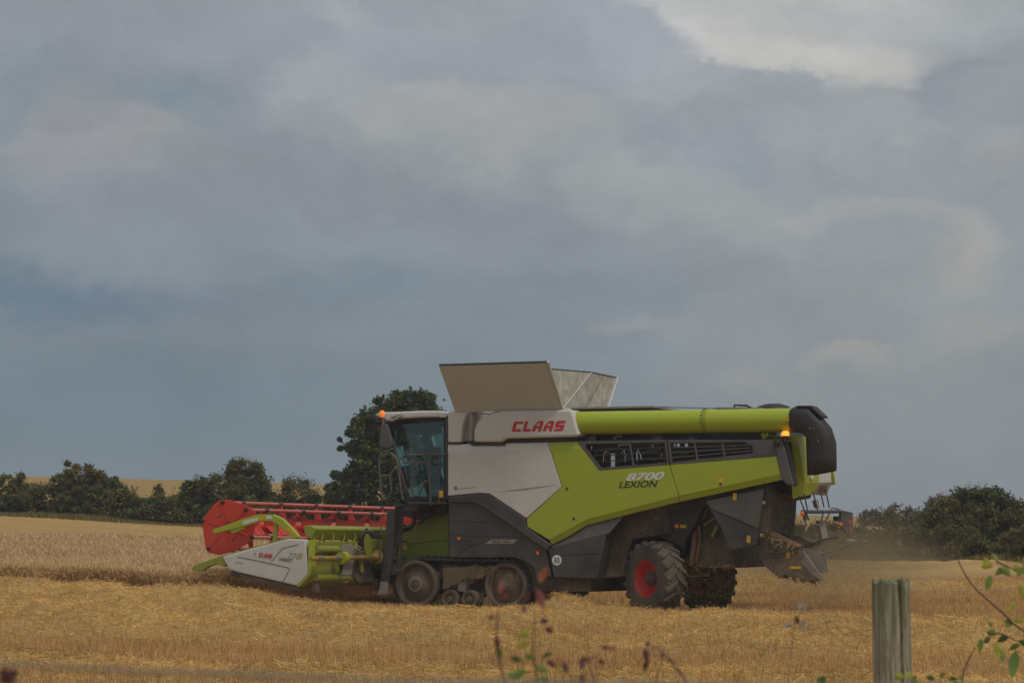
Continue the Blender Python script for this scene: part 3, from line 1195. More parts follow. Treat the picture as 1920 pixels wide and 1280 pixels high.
# rear screen of the tank and far flap
P0, P1, P2 = L(1030, 691, -.62), L(1109, 697.5, 1.5), L(1056, 765, .05)
P3, P4 = L(1156.5, 707.5, 3.35), L(1138, 765, 2.75)
P1 = P1 + Vector((0, 0, 0))
mb = MB()
mb.add([P0, P1, P2], [(0, 1, 2)])
mid = (P1 + P3) / 2 + Vector((0, 0, 0.012))
midb = (P2 + P4) / 2
mb.add([P1, mid, midb, P2], [(0, 1, 2, 3)])
mb.add([mid, P3, P4, midb], [(0, 1, 2, 3)])
rs = mb.build('tank_rear_screen', M['fabric'], combine)
md = rs.modifiers.new('solid', 'SOLIDIFY')
md.thickness = 0.03
MB().tube([P1, P2], .014, 6).build('seam', M['white2'], rs)
MB().tube([mid, midb], .010, 6).build('seam', M['chaff'], rs)
MB().tube([P3 + Vector((.02, 0, 0)), P4 + Vector((.02, 0, 0))], .026, 6).build('edge_trim', M['white2'], rs)
MB().tube([P0, P1, P3], .012, 6).build('top_hem', M['dark'], rs)
F0 = P3 + Vector((-2.4, .25, -.05))
F1 = P4 + Vector((-2.4, .05, 0))
ff = MB().add([P3, P4, F1, F0], [(0, 1, 2, 3)]).build('far_tank_flap', M['flap'], combine)
md = ff.modifiers.new('solid', 'SOLIDIFY')
md.thickness = 0.05
fr_ = MB().add([L(824, 688, -.82), L(854, 772, .02), F1, F0], [(0, 1, 2, 3)]).build('tank_front_screen', M['fabric'], combine)
md = fr_.modifiers.new('solid', 'SOLIDIFY')
md.thickness = 0.03

a, b = L(846, 771, .25), L(1060, 771, .25)
MB().box(a.x, b.x, .25, 2.7, 3.35, a.z - .02).build('tank_wall', M['white2'], combine)

# ---- cab
YN, YF = .75, 2.55
cab = panel('cab', [(770, 930), (838, 930), (838, 946), (766, 946)], YN, YF - YN, M['black'], bevel=0.02)


def both(fn):
    for y in (YN, YF):
        fn(y)


for y in (YN, YF):
    MB().tube([L(725, 790, YN).xz and Vector((L(725, 790, YN).x, y, L(725, 790, YN).z)), Vector((L(745, 862, YN).x, y, L(745, 862, YN).z)), Vector((L(768, 940, YN).x, y, L(768, 940, YN).z))], .045, 8).build('front_pillar', M['dark'], cab, smooth=50)
    a = L(833, 784, YN)
    b = L(839, 940, YN)
    MB().box(a.x, b.x, y - .04, y + .04, b.z, a.z).build('rear_pillar', M['black'], cab, 0.015)
    a = L(727, 791, YN)
    b = L(835, 785, YN)
    MB().tube([Vector((a.x, y, a.z)), Vector((b.x, y, b.z))], .05, 8).build('roof_rail', M['black'], cab)
    pts = [(735, 797), (834, 788), (834, 932), (771, 932)]
    gl = [Vector((p.x, y + (.0 if y == YN else .0), p.z)) for p in prof(pts, YN)]
    MB().prism(gl, (0, .012, 0)).build('side_window', M['glass'], cab)
# windscreen, bowed forward between the pillars
mb = MB()
n = 8
rows = []
for (pa) in ((727, 792), (746, 862), (768, 936)):
    p = L(*pa, YN)
    rows.append([Vector((p.x - .16 * math.sin(math.pi * k / n), YN + (YF - YN) * k / n, p.z)) for k in range(n + 1)])
for i in range(2):
    for k in range(n):
        mb.add([rows[i][k], rows[i][k + 1], rows[i + 1][k + 1], rows[i + 1][k]], [(0, 1, 2, 3)])
MB.build(mb, 'windscreen', M['glass'], cab, smooth=60)
a, b = L(837, 788, YN), L(839, 938, YN)
MB().box(a.x, a.x + .06, YN, YF, b.z, b.z + .9).build('rear_wall', M['black'], cab)
MB().box(a.x, a.x + .02, YN, YF, b.z + .9, a.z).build('rear_window', M['glass'], cab)
rf = panel('cab_roof', [(700, 784), (703, 777), (712, 772.5), (738, 772), (790, 769.5), (824, 769.5), (837, 773), (837, 781.5), (790, 782.5), (750, 785), (727, 790), (706, 790)], .62, 2.1, M['white'], bevel=0.05, smooth=None)
rf.modifiers['bevel'].segments = 4
MB().prism(prof([(703, 783), (712, 781), (722, 783), (728, 789), (752, 786), (752, 804), (732, 809), (724, 800), (706, 794)], .72), (0, 1.9, 0)).build('visor', M['black'], rf, 0.02)
MB().prism(prof([(824, 772), (835, 774), (835, 782), (824, 782)], .6), (0, .03, 0)).build('roof_end_cap', M['white2'], rf, 0.006)
# marker lamp loop and work lamp on the roof corner
MB().tube([L(727, 787, .56), L(738, 788, .54), L(749, 781, .54), L(752, 777.5, .56), L(745, 778.5, .6), L(733, 783, .6)], .032, 8).build('lamp_guard', M['plate'], rf, smooth=60)
MB().lathe(L(727, 787, .56), (-.5, -.8, 0), [(0, 0), (.05, 0), (.055, .06), (.03, .075), (0, .075)], 14).build('work_lamp', M['steel'], rf, smooth=40)
bc = L(716.5, 780, .62)
MB().lathe(bc, (0, 0, 1), [(0, -.02), (.055, -.02), (.055, .0), (.062, .02), (.062, .07), (.05, .1), (.025, .12), (0, .122)], 18).build('beacon', M['beacon'], rf, smooth=50)
# mirror on its arm
mi = MB().prism(prof([(714, 794.5), (724, 794.5), (727, 803), (735.5, 831), (734, 838), (728, 840), (713, 838), (710.5, 830)], .34), (0, .1, 0)).build('mirror', M['grey'], cab, 0.02)
MB().tube([L(717, 784, .5), L(718, 790, .4), L(719, 797, .38)], .03, 8).build('mirror_arm', M['dark'], cab, smooth=60)
MB().tube([L(703, 780, .6), L(708, 784, .5), L(716, 786, .45)], .045, 8).build('mirror_arm', M['black'], cab, smooth=60)
MB().tube([L(730, 838, .5), L(736, 842, .5)], .02, 6).build('mirror_stay', M['steel'], cab)

# handrails and platform
pf = MB().box(L(766, 942, .1).x, L(839, 942, .1).x, .06, .76, L(800, 945, .1).z, L(800, 941, .1).z).build('platform', M['dark'], combine, 0.01)


def rail(pts, y=.1, r=.020, m='rail', nm='handrail', closed=False):
    path = [L(px, py, y) for px, py in pts]
    # round the corners
    out = [path[0]]
    for i in range(1, len(path) - 1):
        p0, p1, p2 = path[i - 1], path[i], path[i + 1]
        for t in (0.2, 0.5, 0.8):
            a = p1 + (p0 - p1) * min(.4, .07 / max((p0 - p1).length, .01)) * 1.0
            b = p1 + (p2 - p1) * min(.4, .07 / max((p2 - p1).length, .01)) * 1.0
            out.append(a * (1 - t) ** 2 + p1 * 2 * t * (1 - t) + b * t * t)
    out.append(path[-1])
    return MB().tube(out, r, 8).build(nm, M[m], pf, smooth=60)


rail([(840, 851), (757, 852.6), (753, 860), (757, 867), (806, 866)])
rail([(778, 853), (775, 880), (771, 921), (777, 929), (786, 929), (790, 919), (793, 905), (804, 900)])
rail([(807, 850), (807, 948)], r=.026)
rail([(823.5, 853), (823.5, 942)], r=.016)
rail([(766, 942.5), (838, 943)], r=.022)
rail([(732, 849), (714, 855), (710, 862), (715, 928), (722, 936), (731, 931), (734, 920), (731, 890), (735, 883), (744, 877)], y=.12)
rail([(712, 892), (731, 891)], y=.12)
rail([(732, 849), (744, 858), (755, 936)], y=.15, r=.028)
rail([(745, 858), (750, 880), (764, 920)], y=.3, r=.02)
sticker(823, 919, 831, 932, .04, pf)
MB().tube([L(838, 780, .12), L(838.5, 935, .12)], .02, 8).build('hose', M['rail'], pf)
sticker(833, 880, 837, 905, .74, cab, 'redlens', nm='reflector')
# inside the cab
DX = L(797, 828, 1.6).x + 2.52
DZ = L(797, 828, 1.6).z - 3.72
cin = empty('cab_interior', (DX, 0, DZ), 0, combine)
MB().box(-2.78, -2.3, 1.35, 1.85, 2.85, 2.97).box(-2.36, -2.22, 1.37, 1.83, 2.95, 3.62).build('seat', M['seat'], cin, 0.05)
MB().tube([(-3.05, 1.6, 2.25), (-3.12, 1.6, 2.9), (-3.05, 1.6, 3.02)], .04, 8).build('steering_column', M['seat'], cin)
MB().tube([Vector((-3.03 + .05 * math.sin(t), 1.6 + .19 * math.cos(t), 3.05 + .17 * math.sin(t))) for t in np.linspace(0, 2 * math.pi, 20)[:-1]], .018, 6, closed=True).build('steering_wheel', M['seat'], cin)
MB().box(-2.75, -2.62, 1.05, 1.09, 3.35, 3.62).build('monitor', M['seat'], cin, 0.01)
MB().box(-2.9, -2.3, 1.02, 1.22, 2.85, 3.02).build('armrest_console', M['seat'], cin, 0.03)

# ---- under the cab, ladder
und = panel('cab_support', [(741, 947), (838, 946), (838, 960), (800, 966), (781, 974), (741, 962)], .5, 2.2, M['chassis'], bevel=0.02)
for pts in ([(782, 950), (776, 965), (777, 980), (768, 990), (757, 994)], [(800, 952), (806, 960), (796, 968), (786, 980)], [(760, 950), (752, 948), (742, 950)]):
    MB().tube([L(px, py, .42) for px, py in pts], .045, 8).build('hose', M['black'], und, smooth=60)
lad = MB().prism(prof([(725, 953.5), (739.5, 953.5), (738.5, 1000), (733, 1052), (727.5, 1092), (712, 1092), (718, 1052), (723, 1000)], .02), (0, .07, 0)).build('boarding_ladder', M['dark'], combine, 0.008)
frame('ladder_side', [[(741, 953.5), (755, 953.5), (750, 1072), (734, 1073)]], [[(744.5, 1024), (750, 1024), (746, 1057), (739, 1057)]], .10, .06, M['dark'], lad)
MB().prism(prof([(741, 953.5), (755, 953.5), (752, 1003), (740, 1003)], .10), (0, .06, 0)).build('ladder_plate', M['dark'], lad)
MB().prism(prof([(744, 1008), (750, 1008), (749.5, 1022), (743, 1022)], .07), (0, .02, 0)).build('latch_box', M['black'], lad)
MB().prism(prof([(713, 1090), (726, 1090), (724, 1112), (708, 1116)], .0), (0, .08, 0)).build('step_plate', M['plate'], lad, 0.008)
for py in (985, 1015, 1046, 1075):
    a = L(735, py, .06)
    MB().box(a.x - .12, a.x + .12, .06, .5, a.z - .02, a.z + .02).build('step', M['dark'], lad)
MB().tube([L(722, 962, -.02), L(716, 966, -.02), L(714, 985, -.02), L(713, 1050, -.02)], .012, 6).build('handrail', M['rail'], lad)
MB().prism(prof([(755, 951), (782, 950), (782, 957), (755, 962)], .2), (0, .12, 0)).build('ladder_arm', M['dark'], lad, 0.01)

# ---- feeder house
fh = panel('feeder_house', [(841, 958), (841.5, 1043), (757, 1052), (715, 1076), (694, 1056), (680, 1030), (700, 994), (757, 984), (781, 977)], .85, 1.65, M['green_dusty_shade'], bevel=0.02)
MB().tube([L(757, 1020, .84), L(841, 1012, .84)], .006, 4).build('seam', M['dark'], fh)
sticker(752, 1016, 763, 1030, .845, fh)
MB().box(-3.9, -3.2, .95, 2.35, .55, .95).build('tilt_frame', M['chassis'], fh, 0.03)

# ---- wheel arch over the tracks
fp = panel('track_fender', [(841, 941), (885, 941), (905, 950), (975, 997), (1024, 1030), (1034, 1080), (1006, 1080), (1000, 1062), (982, 1051), (962, 1044.5), (842, 1044.5)], .07, .6, M['dark'], bevel=0.015)
arch = panel('fender_arch', [(840, 930), (898, 924.5), (918, 926), (986.5, 972), (986.5, 987.5), (1034, 1021), (1024, 1032), (975, 998), (905, 951), (885, 942), (840, 942)], -.01, .3, M['dark'], parent=fp, bevel=0.03)
for pts in ([(842, 975), (950, 981)], [(842, 1003), (978, 1006)], [(858, 1041), (880, 1023), (900, 1018), (905, 1018)], [(985, 1003), (966, 1043)]):
    MB().tube([L(px, py, .069) for px, py in pts], .006, 4).build('seam', M['black'], fp)
for px, py in ((861, 1009), (1009, 1036)):
    disc('side_marker', px, py, .07, 3.4, M['amber'], fp, .03)
tp = MB().prism(prof([(909, 1018.5), (922, 1011), (970, 1011), (961, 1018.5)], .062), (0, .006, 0)).build('name_plate', M['plate'], fp)

# side box behind the track
sb = panel('side_box', [(1028, 1027.5), (1100, 1008), (1143, 998.5), (1136, 1003), (1119.5, 1084.5), (1038, 1081.5)], .04, 2.9, M['dark'], bevel=0.015)
strip('box_top', [(1034, 1021), (1060, 1009.5), (1110, 981), (1169, 967)], [(1028, 1027.5), (1060, 1019), (1100, 1008), (1143, 998.5)], .09, .04, M['grey'], sb, .05)
MB().tube([L(1030, 1040, .038), L(1130, 1037, .038)], .006, 4).build('seam', M['black'], sb)
disc('speed_limit_disc', 1044, 1049.5, .038, 9.8, M['white_ink'], sb, .004, 40)
panel('belly_pan', [(1040, 1080), (1118, 1083), (1112, 1100), (1100, 1106), (1050, 1104)], .3, 2.3, M['chassis'], bevel=0.02)
panel('inner_wall', [(1136, 1003), (1170, 968), (1250, 950), (1260, 1000), (1185, 1010), (1170, 1080), (1120, 1084)], .45, 2.3, M['chassis'], bevel=0.02)

# ---- track units
trk = empty('track_unit', (0, 0, 0), 0, combine)
FC, RC = L(780, 1094.5, .16), L(948, 1094.5, .16)
rF, rR = .495, .475


def belt_path(rf, rr, nseg=14):
    pts = []
    for k in range(nseg + 1):
        t = math.pi / 2 + math.pi * k / nseg
        pts.append((FC.x + rf * math.cos(t), FC.z + rf * math.sin(t)))
    m = 14
    for k in range(1, m):
        u = k / m
        pts.append((FC.x + (RC.x - FC.x) * u, FC.z - rf + (FC.z - rf - (FC.z - rf)) * u))
    for k in range(nseg + 1):
        t = -math.pi / 2 + math.pi * k / nseg
        pts.append((RC.x + rr * math.cos(t), (FC.z - rf + rr) + rr * math.sin(t)))
    zt = FC.z - rf + 2 * rr
    for k in range(1, m):
        u = k / m
        pts.append((RC.x + (FC.x - RC.x) * u, zt + (FC.z + rf - zt) * u))
    return pts


Y0, Y1 = .17, .78
inner, outer_ = belt_path(rF, rR), belt_path(rF + .045, rR + .045)
mb = MB()
n = len(inner)
vs = [(x, Y0, z) for x, z in inner] + [(x, Y0, z) for x, z in outer_] + [(x, Y1, z) for x, z in inner] + [(x, Y1, z) for x, z in outer_]
fs = []
for i in range(n):
    j = (i + 1) % n
    fs += [(i, j, n + j, n + i), (2 * n + i, 3 * n + i, 3 * n + j, 2 * n + j), (n + i, n + j, 3 * n + j, 3 * n + i), (i, 2 * n + i, 2 * n + j, j)]
mb.add(vs, fs)
# lugs, in a herringbone across the belt
tot = [Vector((outer_[i][0], 0, outer_[i][1])) for i in range(n)]
acc = [0]
for i in range(n):
    acc.append(acc[-1] + (tot[(i + 1) % n] - tot[i]).length)
per = acc[-1]


def along(s):
    s %= per
    for i in range(n):
        if acc[i + 1] >= s:
            t = (s - acc[i]) / max(acc[i + 1] - acc[i], 1e-6)
            p = tot[i].lerp(tot[(i + 1) % n], t)
            d = (tot[(i + 1) % n] - tot[i]).normalized()
            return p, d
NL = 44
for k in range(NL):
    for side in (0, 1):
        s = per * (k + .5 * side) / NL
        p, d = along(s)
        nn = Vector((-d.z, 0, d.x))
        cen = (FC + RC) / 2
        if nn.dot(p - Vector((cen.x, 0, cen.z))) < 0:
            nn = -nn
        ya, yb = (Y0 - .005, (Y0 + Y1) / 2 - .02) if side == 0 else ((Y0 + Y1) / 2 + .02, Y1 + .005)
        sl = .10 if side == 0 else -.10
        q = []
        for (yy, sh_) in ((ya, 0.0), (yb, sl)):
            for hh in (0, .045):
                for ww in (-.035, .035):
                    q.append(p + d * (ww * (1 if hh == 0 else .7) + sh_) + nn * (hh - .004) + Vector((0, yy, 0)))
        mb.add(q, [(0, 1, 3, 2), (4, 6, 7, 5), (0, 4, 5, 1), (2, 3, 7, 6), (0, 2, 6, 4), (1, 5, 7, 3)])
mb.build('belt', M['belt'], trk)


def track_wheel(c, r, bolts, nm):
    c = Vector((c.x, Y0 + .0, c.z))
    p = [(0, .10), (.05, .10), (.055, .085), (.095, .08), (.1, .05), (.155, .045), (.165, .02), (r * .55, -.04), (r * .74, -.07), (r * .80, -.02), (r * .84, .03), (r * .93, .035), (r * .985, .01), (r * .985, -.16), (0, -.16)]
    w = MB().lathe(c, (0, -1, 0), p, 48).build(nm, M['mudwheel'], trk, smooth=35)
    if bolts:
        for k in range(14):
            t = 2 * math.pi * k / 14
            q = c + Vector((.135 * math.cos(t), -.05, .135 * math.sin(t)))
            MB().lathe(q, (0, -1, 0), [(0, 0), (.016, 0), (.016, .022), (0, .022)], 6).build('bolt', M['steel'], trk)
        MB().lathe(c, (0, -1, 0), [(.105, .046), (.158, .048), (.105, .05)], 32).build('bolt_ring', M['plate'], trk)
    return w


track_wheel(FC, rF, True, 'drive_wheel')
RC2 = Vector((RC.x, 0, FC.z - rF + rR))
track_wheel(RC2, rR, False, 'idler_wheel')
for px in (844, 880.5):
    p = L(px, 1127, Y0)
    c = Vector((p.x, Y0, FC.z - rF + .195))
    MB().lathe(c, (0, -1, 0), [(0, .04), (.05, .04), (.06, .01), (.11, -.01), (.125, .03), (.18, .03), (.192, .0), (.192, -.25), (0, -.25)], 32).build('roller', M['mudwheel'], trk, smooth=35)
bmn = [(829, 1064), (905, 1060), (912, 1075), (905, 1084), (870, 1086), (848, 1098), (834, 1106), (828, 1103), (830, 1085)]
MB().prism(prof(bmn, Y0 + .02), (0, .4, 0)).build('track_beam', M['chaff'], trk, 0.03)
MB().prism(prof([(857, 1090), (876, 1090), (872, 1110), (858, 1108)], Y0 + .06), (0, .3, 0)).build('roller_bracket', M['plate'], trk, 0.02)
MB().box(FC.x + .1, RC.x - .1, Y0 + .28, Y1 - .1, .35, .95).build('inner_frame', M['chassis'], trk)
copy_tree(trk, combine, (0, 2.32, 0))


def tuft(mbv, base, n, spread, ln):
    for _ in range(n):
        b = base + Vector((random.gauss(0, spread), random.uniform(-.02, .01), random.gauss(0, spread * .5)))
        d = Vector((random.gauss(0, .5), -.1, random.uniform(-1.2, .2))) * ln * random.uniform(.4, 1)
        s = Vector((d.z, 0, -d.x)).normalized() * .004
        mbv.add([b - s, b + s, b + d + s, b + d - s], [(0, 1, 2, 3)])


mb = MB()
for px, py, k in ((850, 1066, 40), (885, 1064, 40), (915, 1062, 30), (868, 1075, 30), (935, 1072, 20), (960, 1075, 20), (905, 1118, 24), (870, 1088, 20), (835, 1075, 20)):
    tuft(mb, L(px, py, Y0 - .03), k, .09, .28)
ts = mb.build('caught_straw', M['chaff'], trk)
ts['kind'] = 'stuff'

mb = MB()
for a, b, yy, k in (((757, 1050), (840, 1044), .82, 26), ((690, 1090), (730, 1092), .4, 22), ((770, 978), (838, 960), .83, 22), ((1300, 1062), (1378, 1060), .8, 40), ((1425, 998), (1495, 1024), .33, 46), ((590, 1088), (660, 1090), -1.0, 26)):
    for _ in range(k):
        t = random.random()
        q = L(a[0] + (b[0] - a[0]) * t, a[1] + (b[1] - a[1]) * t + random.gauss(0, 2), yy - .03)
        dd = Vector((random.gauss(0, .08), random.uniform(-.03, 0), random.gauss(-.02, .05)))
        ss = Vector((dd.z, 0, -dd.x)).normalized() * .005
        mb.add([q - ss, q + ss, q + dd + ss, q + dd - ss], [(0, 1, 2, 3)])
st2_ = mb.build('straw_on_ledges', plain('caught_straw_gold', (.45, .32, .13), .8, var=.3), combine)
st2_['kind'] = 'stuff'

# ---- rear wheels, steered
def wheel_parts(root):
    R, Wd = .74, .50
    # tyre carcass
    p = [(.36, -.23), (.42, -.255), (.55, -.26), (.645, -.245), (.685, -.2), (.7, -.1), (.705, 0), (.7, .1), (.685, .2), (.645, .245), (.55, .26), (.42, .255), (.36, .23)]
    ty = MB()
    rings = []
    for r, h in p:
        rings.append([Vector((r * math.cos(2 * math.pi * k / 56), h, r * math.sin(2 * math.pi * k / 56))) for k in range(56)])
    ty.loft(rings, caps=False)
    NLg = 19
    for k in range(NLg):
        for sgn in (-1, 1):
            t0 = 2 * math.pi * (k + (.5 if sgn > 0 else 0)) / NLg
            secs = [(.258, .03, .60, .66), (.245, .0, .655, .72), (.19, .02, .69, R), (.08, .13, .70, R), (-.02, .24, .70, R - .01)]
            prev = None
            for (yy, dt, r0, r1) in secs:
                q = []
                for (rr, ww) in ((r0, .052), (r0, -.052), (r1, -.036), (r1, .036)):
                    a = t0 + dt + ww / rr
                    q.append(Vector((rr * math.cos(a), sgn * yy, rr * math.sin(a))))
                if prev is not None:
                    ty.add(prev + q, [(0, 1, 5, 4), (1, 2, 6, 5), (2, 3, 7, 6), (3, 0, 4, 7)])
                else:
                    ty.add(q, [(0, 1, 2, 3)])
                prev = q
            ty.add(prev, [(3, 2, 1, 0)])
    ty.build('tyre', M['rubber'], root, smooth=30)
    rim = [(.0, -.06), (.18, -.06), (.20, -.075), (.26, -.03), (.30, -.10), (.34, -.18), (.365, -.235), (.385, -.235), (.385, -.2), (.37, .2), (.0, .2)]
    MB().lathe((0, 0, 0), (0, 1, 0), rim, 48).build('rim', M['rimred'], root, smooth=35)
    MB().lathe((0, 0, 0), (0, -1, 0), [(0, .2), (.06, .2), (.07, .17), (.1, .165), (.12, .12), (.155, .11), (.16, .05), (0, .05)], 28).build('hub', M['mudwheel'], root, smooth=35)
    for k in range(10):
        t = 2 * math.pi * k / 10
        MB().lathe((.138 * math.cos(t), -.105, .138 * math.sin(t)), (0, -1, 0), [(0, 0), (.017, 0), (.017, .03), (0, .03)], 6).build('wheel_nut', M['chassis'], root)


wc = L(1226, 1084, .25)
wh = empty('rear_wheel', (wc.x, .30, .69), math.radians(-30), combine)
wheel_parts(wh)
wh2 = copy_tree(wh, combine)
wh2.location = (wc.x + .05, 3.05, .69)
wh2.rotation_euler = (0, 0, math.radians(-33))
axl = MB().box(wc.x - .14, wc.x + .14, .5, 2.85, .55, .85).build('rear_axle', M['chassis'], combine, 0.04)
MB().box(wc.x - .12, wc.x + .3, 1.2, 2.2, .8, 1.8).build('axle_pivot', M['chassis'], axl, 0.04)
MB().tube([(wc.x + .25, .7, .75), (wc.x + .25, 2.7, .75)], .035, 8).build('tie_rod', M['steel'], axl)

# frame, panels over and behind the wheel
rp = panel('wheel_housing', [(1200, 955), (1260, 940), (1330, 925), (1300, 990), (1286, 1010), (1284, 1030), (1225, 1000), (1212, 985)], .5, 2.2, M['black'], bevel=0.02)
disc('side_marker', 1269.5, 986, .5, 4, M['amber'], rp, .03)
sticker(1275, 983, 1287, 989, .5, rp)
for pts in ([(1228, 973), (1237, 970)], [(1202, 994), (1216, 988)]):
    MB().tube([L(px, py, .47) for px, py in pts], .025, 6).build('bracket', M['steel'], rp)
for pts, m_, r in (([(1303, 995), (1300, 1030), (1295, 1060)], 'rust', .06), ([(1310, 985), (1312, 1010), (1305, 1055)], 'rust', .03), ([(1320, 984), (1340, 970)], 'steel', .015), ([(1327, 951), (1320, 968), (1290, 990)], 'rust', .025),
                   ([(1302, 992), (1300, 1006)], 'chrome', .02), ([(1345, 985), (1335, 1006)], 'green_dusty_shade', .035)):
    MB().tube([L(px, py, .7) for px, py in pts], r, 8).build('strut', M[m_], rp, smooth=60)
panel('sieve_box', [(1290, 990), (1335, 950), (1365, 1000), (1372, 1030), (1380, 1062), (1300, 1066)], .8, 1.9, M['chassis'], bevel=0.03)
cs = panel('chopper_side', [(1324, 939), (1432, 915.5), (1428, 952), (1421, 990), (1330, 952)], .12, .06, M['grey'], bevel=0.01)
MB().prism(prof([(1330, 952.5), (1421, 990.5), (1418, 1020), (1400, 1026), (1367, 1030), (1350, 985)], .14), (0, .06, 0)).build('lower_plate', M['dark'], cs, 0.01)
sticker(1374, 924, 1381, 937, .118, cs)
sticker(1400, 1003.5, 1407, 1017, .135, cs)
disc('latch', 1433, 942, .1, 3, M['plate'], cs, .04)
MB().prism(prof([(1400, 912), (1440, 905), (1446, 925), (1444, 960), (1440, 1000), (1424, 1000), (1400, 980)], .22), (0, 1.55, 0)).build('straw_chopper', M['chassis'], combine, 0.03)
mb = MB()
for i in range(5):
    for j in range(3):
        c = LX(1466 + j * 5, 916 + i * 6, L(1447, 930, .22).x)
        mb.lathe(c, (1, 0, 0), [(0, 0), (.012, 0), (.012, .02), (0, .02)], 6)
mb.build('bolt_cluster', M['steel'], cs)

# spreader hanging behind
spd = panel('straw_spreader', [(1420, 1012), (1432, 1000), (1497, 1028), (1500, 1050), (1536, 1086), (1511, 1090), (1499, 1083), (1489, 1083), (1470, 1077), (1466, 1084), (1440, 1066), (1424, 1048)], .35, .35, M['chassis'], bevel=0.015)
MB().prism(prof([(1432, 994), (1440, 993), (1498, 1024), (1497, 1029), (1485, 1022)], .33), (0, .3, 0)).build('chute_edge', M['rust'], spd)
MB().prism(prof([(1497, 1027), (1548, 1036), (1554, 1072), (1530, 1074), (1512, 1050)], .9), (0, .05, 0)).build('deflector', M['plate'], spd)
MB().prism(prof([(1497, 1029), (1503, 1028), (1534, 1072), (1532, 1086), (1500, 1055)], .6), (0, .05, 0)).build('deflector', M['plate'], spd)
MB().prism(prof([(1440, 996), (1500, 1004), (1520, 1016), (1497, 1027)], 1.2), (0, .8, 0)).build('chute', M['chassis'], spd)
for a in ((1474, 1035, 1481, 1046), (1480, 1061, 1502, 1066)):
    sticker(*a, .345, spd)
for pts in ([(1416, 1033), (1440, 1036), (1470, 1036), (1495, 1027), (1530, 1016), (1551, 1009), (1572, 1007)], [(1540, 1040), (1560, 1033), (1603, 1014)]):
    MB().tube([L(px, py, .3 if px < 1500 else .3) for px, py in pts] if pts[0][0] < 1500 else [LX(px, py, 5.9) for px, py in pts], .018, 6).build('guard_rod', M['dark'], spd, smooth=60)

mb = MB()
for k in range(60):
    t = random.random()
    px = 1424 + t * 110
    py = np.interp(px, [1424, 1466, 1511, 1536], [1046, 1080, 1086, 1085])
    q = L(px, py, .35 + random.uniform(0, .3))
    e = q + Vector((random.gauss(.06, .05), 0, -random.uniform(.02, .12)))
    w_ = Vector((random.uniform(.006, .022), 0, 0))
    mb.add([q - w_, q + w_, e + w_ * .3, e - w_ * .3], [(0, 1, 2, 3)])
rag = mb.build('ragged_skirt', M['chassis'], spd)
rag['kind'] = 'stuff'

# ---- rear hood
hd = panel('rear_pillar_panel', [(1449.5, 826), (1467, 826), (1488, 909), (1476, 909), (1466, 899)], -.02, .25, M['grey'], bevel=0.02)
panel('pillar_seal', [(1467, 826), (1477, 827), (1490, 908), (1486, 911)], .03, .2, M['black'], parent=hd, bevel=0.01)
XH = L(1486, 880, .15).x
side = [LX(1478, 824, XH - .12), LX(1482, 870, XH - .12), LX(1486, 935, XH - .12)]
crease = [LX(1493, 818, XH + .08), LX(1503, 866, XH + .10), LX(1508, 905, XH + .08), LX(1503, 930, XH)]
mb = MB()
mb.add([side[0], crease[0], crease[1], side[1]], [(0, 1, 2, 3)])
mb.add([side[1], crease[1], crease[2], side[2]], [(0, 1, 2, 3)])
mb.add([side[2], crease[2], crease[3]], [(0, 1, 2)])
rear = [LX(1522, 820, XH + .10), LX(1532, 866, XH + .12), LX(1535, 905, XH + .10), LX(1523, 926, XH)]
for i in range(3):
    mb.add([crease[i], rear[i], rear[i + 1], crease[i + 1]], [(0, 1, 2, 3)])
rear2 = [LX(1545, 822, XH + .05), LX(1556, 866, XH + .07), LX(1558, 886, XH + .06)]
mb.add([rear[0], rear2[0], rear2[1], rear[1]], [(0, 1, 2, 3)])
mb.add([rear[1], rear2[1], rear2[2], rear[2]], [(0, 1, 2, 3)])
tp_ = [p + Vector((-.55, 0, .03)) for p in (side[0], crease[0], rear[0], rear2[0])]
tr_ = [side[0], crease[0], rear[0], rear2[0]]
for i in range(3):
    mb.add([tp_[i], tp_[i + 1], tr_[i + 1], tr_[i]], [(0, 1, 2, 3)])
hood = mb.build('rear_hood', M['green'], combine)
bmx = bmesh.new()
bmx.from_mesh(hood.data)
bmesh.ops.remove_doubles(bmx, verts=bmx.verts, dist=.002)
bmesh.ops.recalc_face_normals(bmx, faces=bmx.faces)
bmx.to_mesh(hood.data)
bmx.free()
md = hood.modifiers.new('solid', 'SOLIDIFY')
md.thickness = .03
md.offset = 0
bv = hood.modifiers.new('bevel', 'BEVEL')
bv.width = .012
bv.segments = 2
bv.limit_method = 'ANGLE'
bv.angle_limit = math.radians(12)
MB().prism([LX(1488, 925, XH - .1), LX(1524, 922, XH - .1), LX(1520, 934, XH - .25), LX(1495, 938, XH - .25)], (-.3, 0, 0)).build('hood_block', M['chassis'], hood, 0.02)
for px, py in ((1496, 834), (1505.5, 855)):
    MB().lathe(LX(px, py, XH + .10), (1, -.2, 0), [(0, -.03), (.035, -.03), (.035, .01), (.02, .02), (0, .02)], 14).build('tail_lamp', M['steel'], hood, smooth=40)
lp = MB().prism([LX(1536, 906, XH + .11), LX(1559.5, 904.5, XH + .09), LX(1550, 928, XH + .0), LX(1524, 926.5, XH + .0)], (-.08, 0, 0)).build('rear_lamp_panel', M['plate'], hood, 0.01)
MB().prism([LX(1541, 910, XH + .12), LX(1553, 909, XH + .10), LX(1547, 922, XH + .03), LX(1532, 922, XH + .03)], (-.05, 0, 0)).build('lamp_glass', M['rust'], hood)
MB().prism([LX(1536, 889, XH + .125), LX(1558, 886, XH + .10), LX(1559, 904, XH + .10), LX(1536, 905, XH + .12)], (-.03, 0, 0)).build('upper_rear_panel', M['white2'], hood, 0.006)
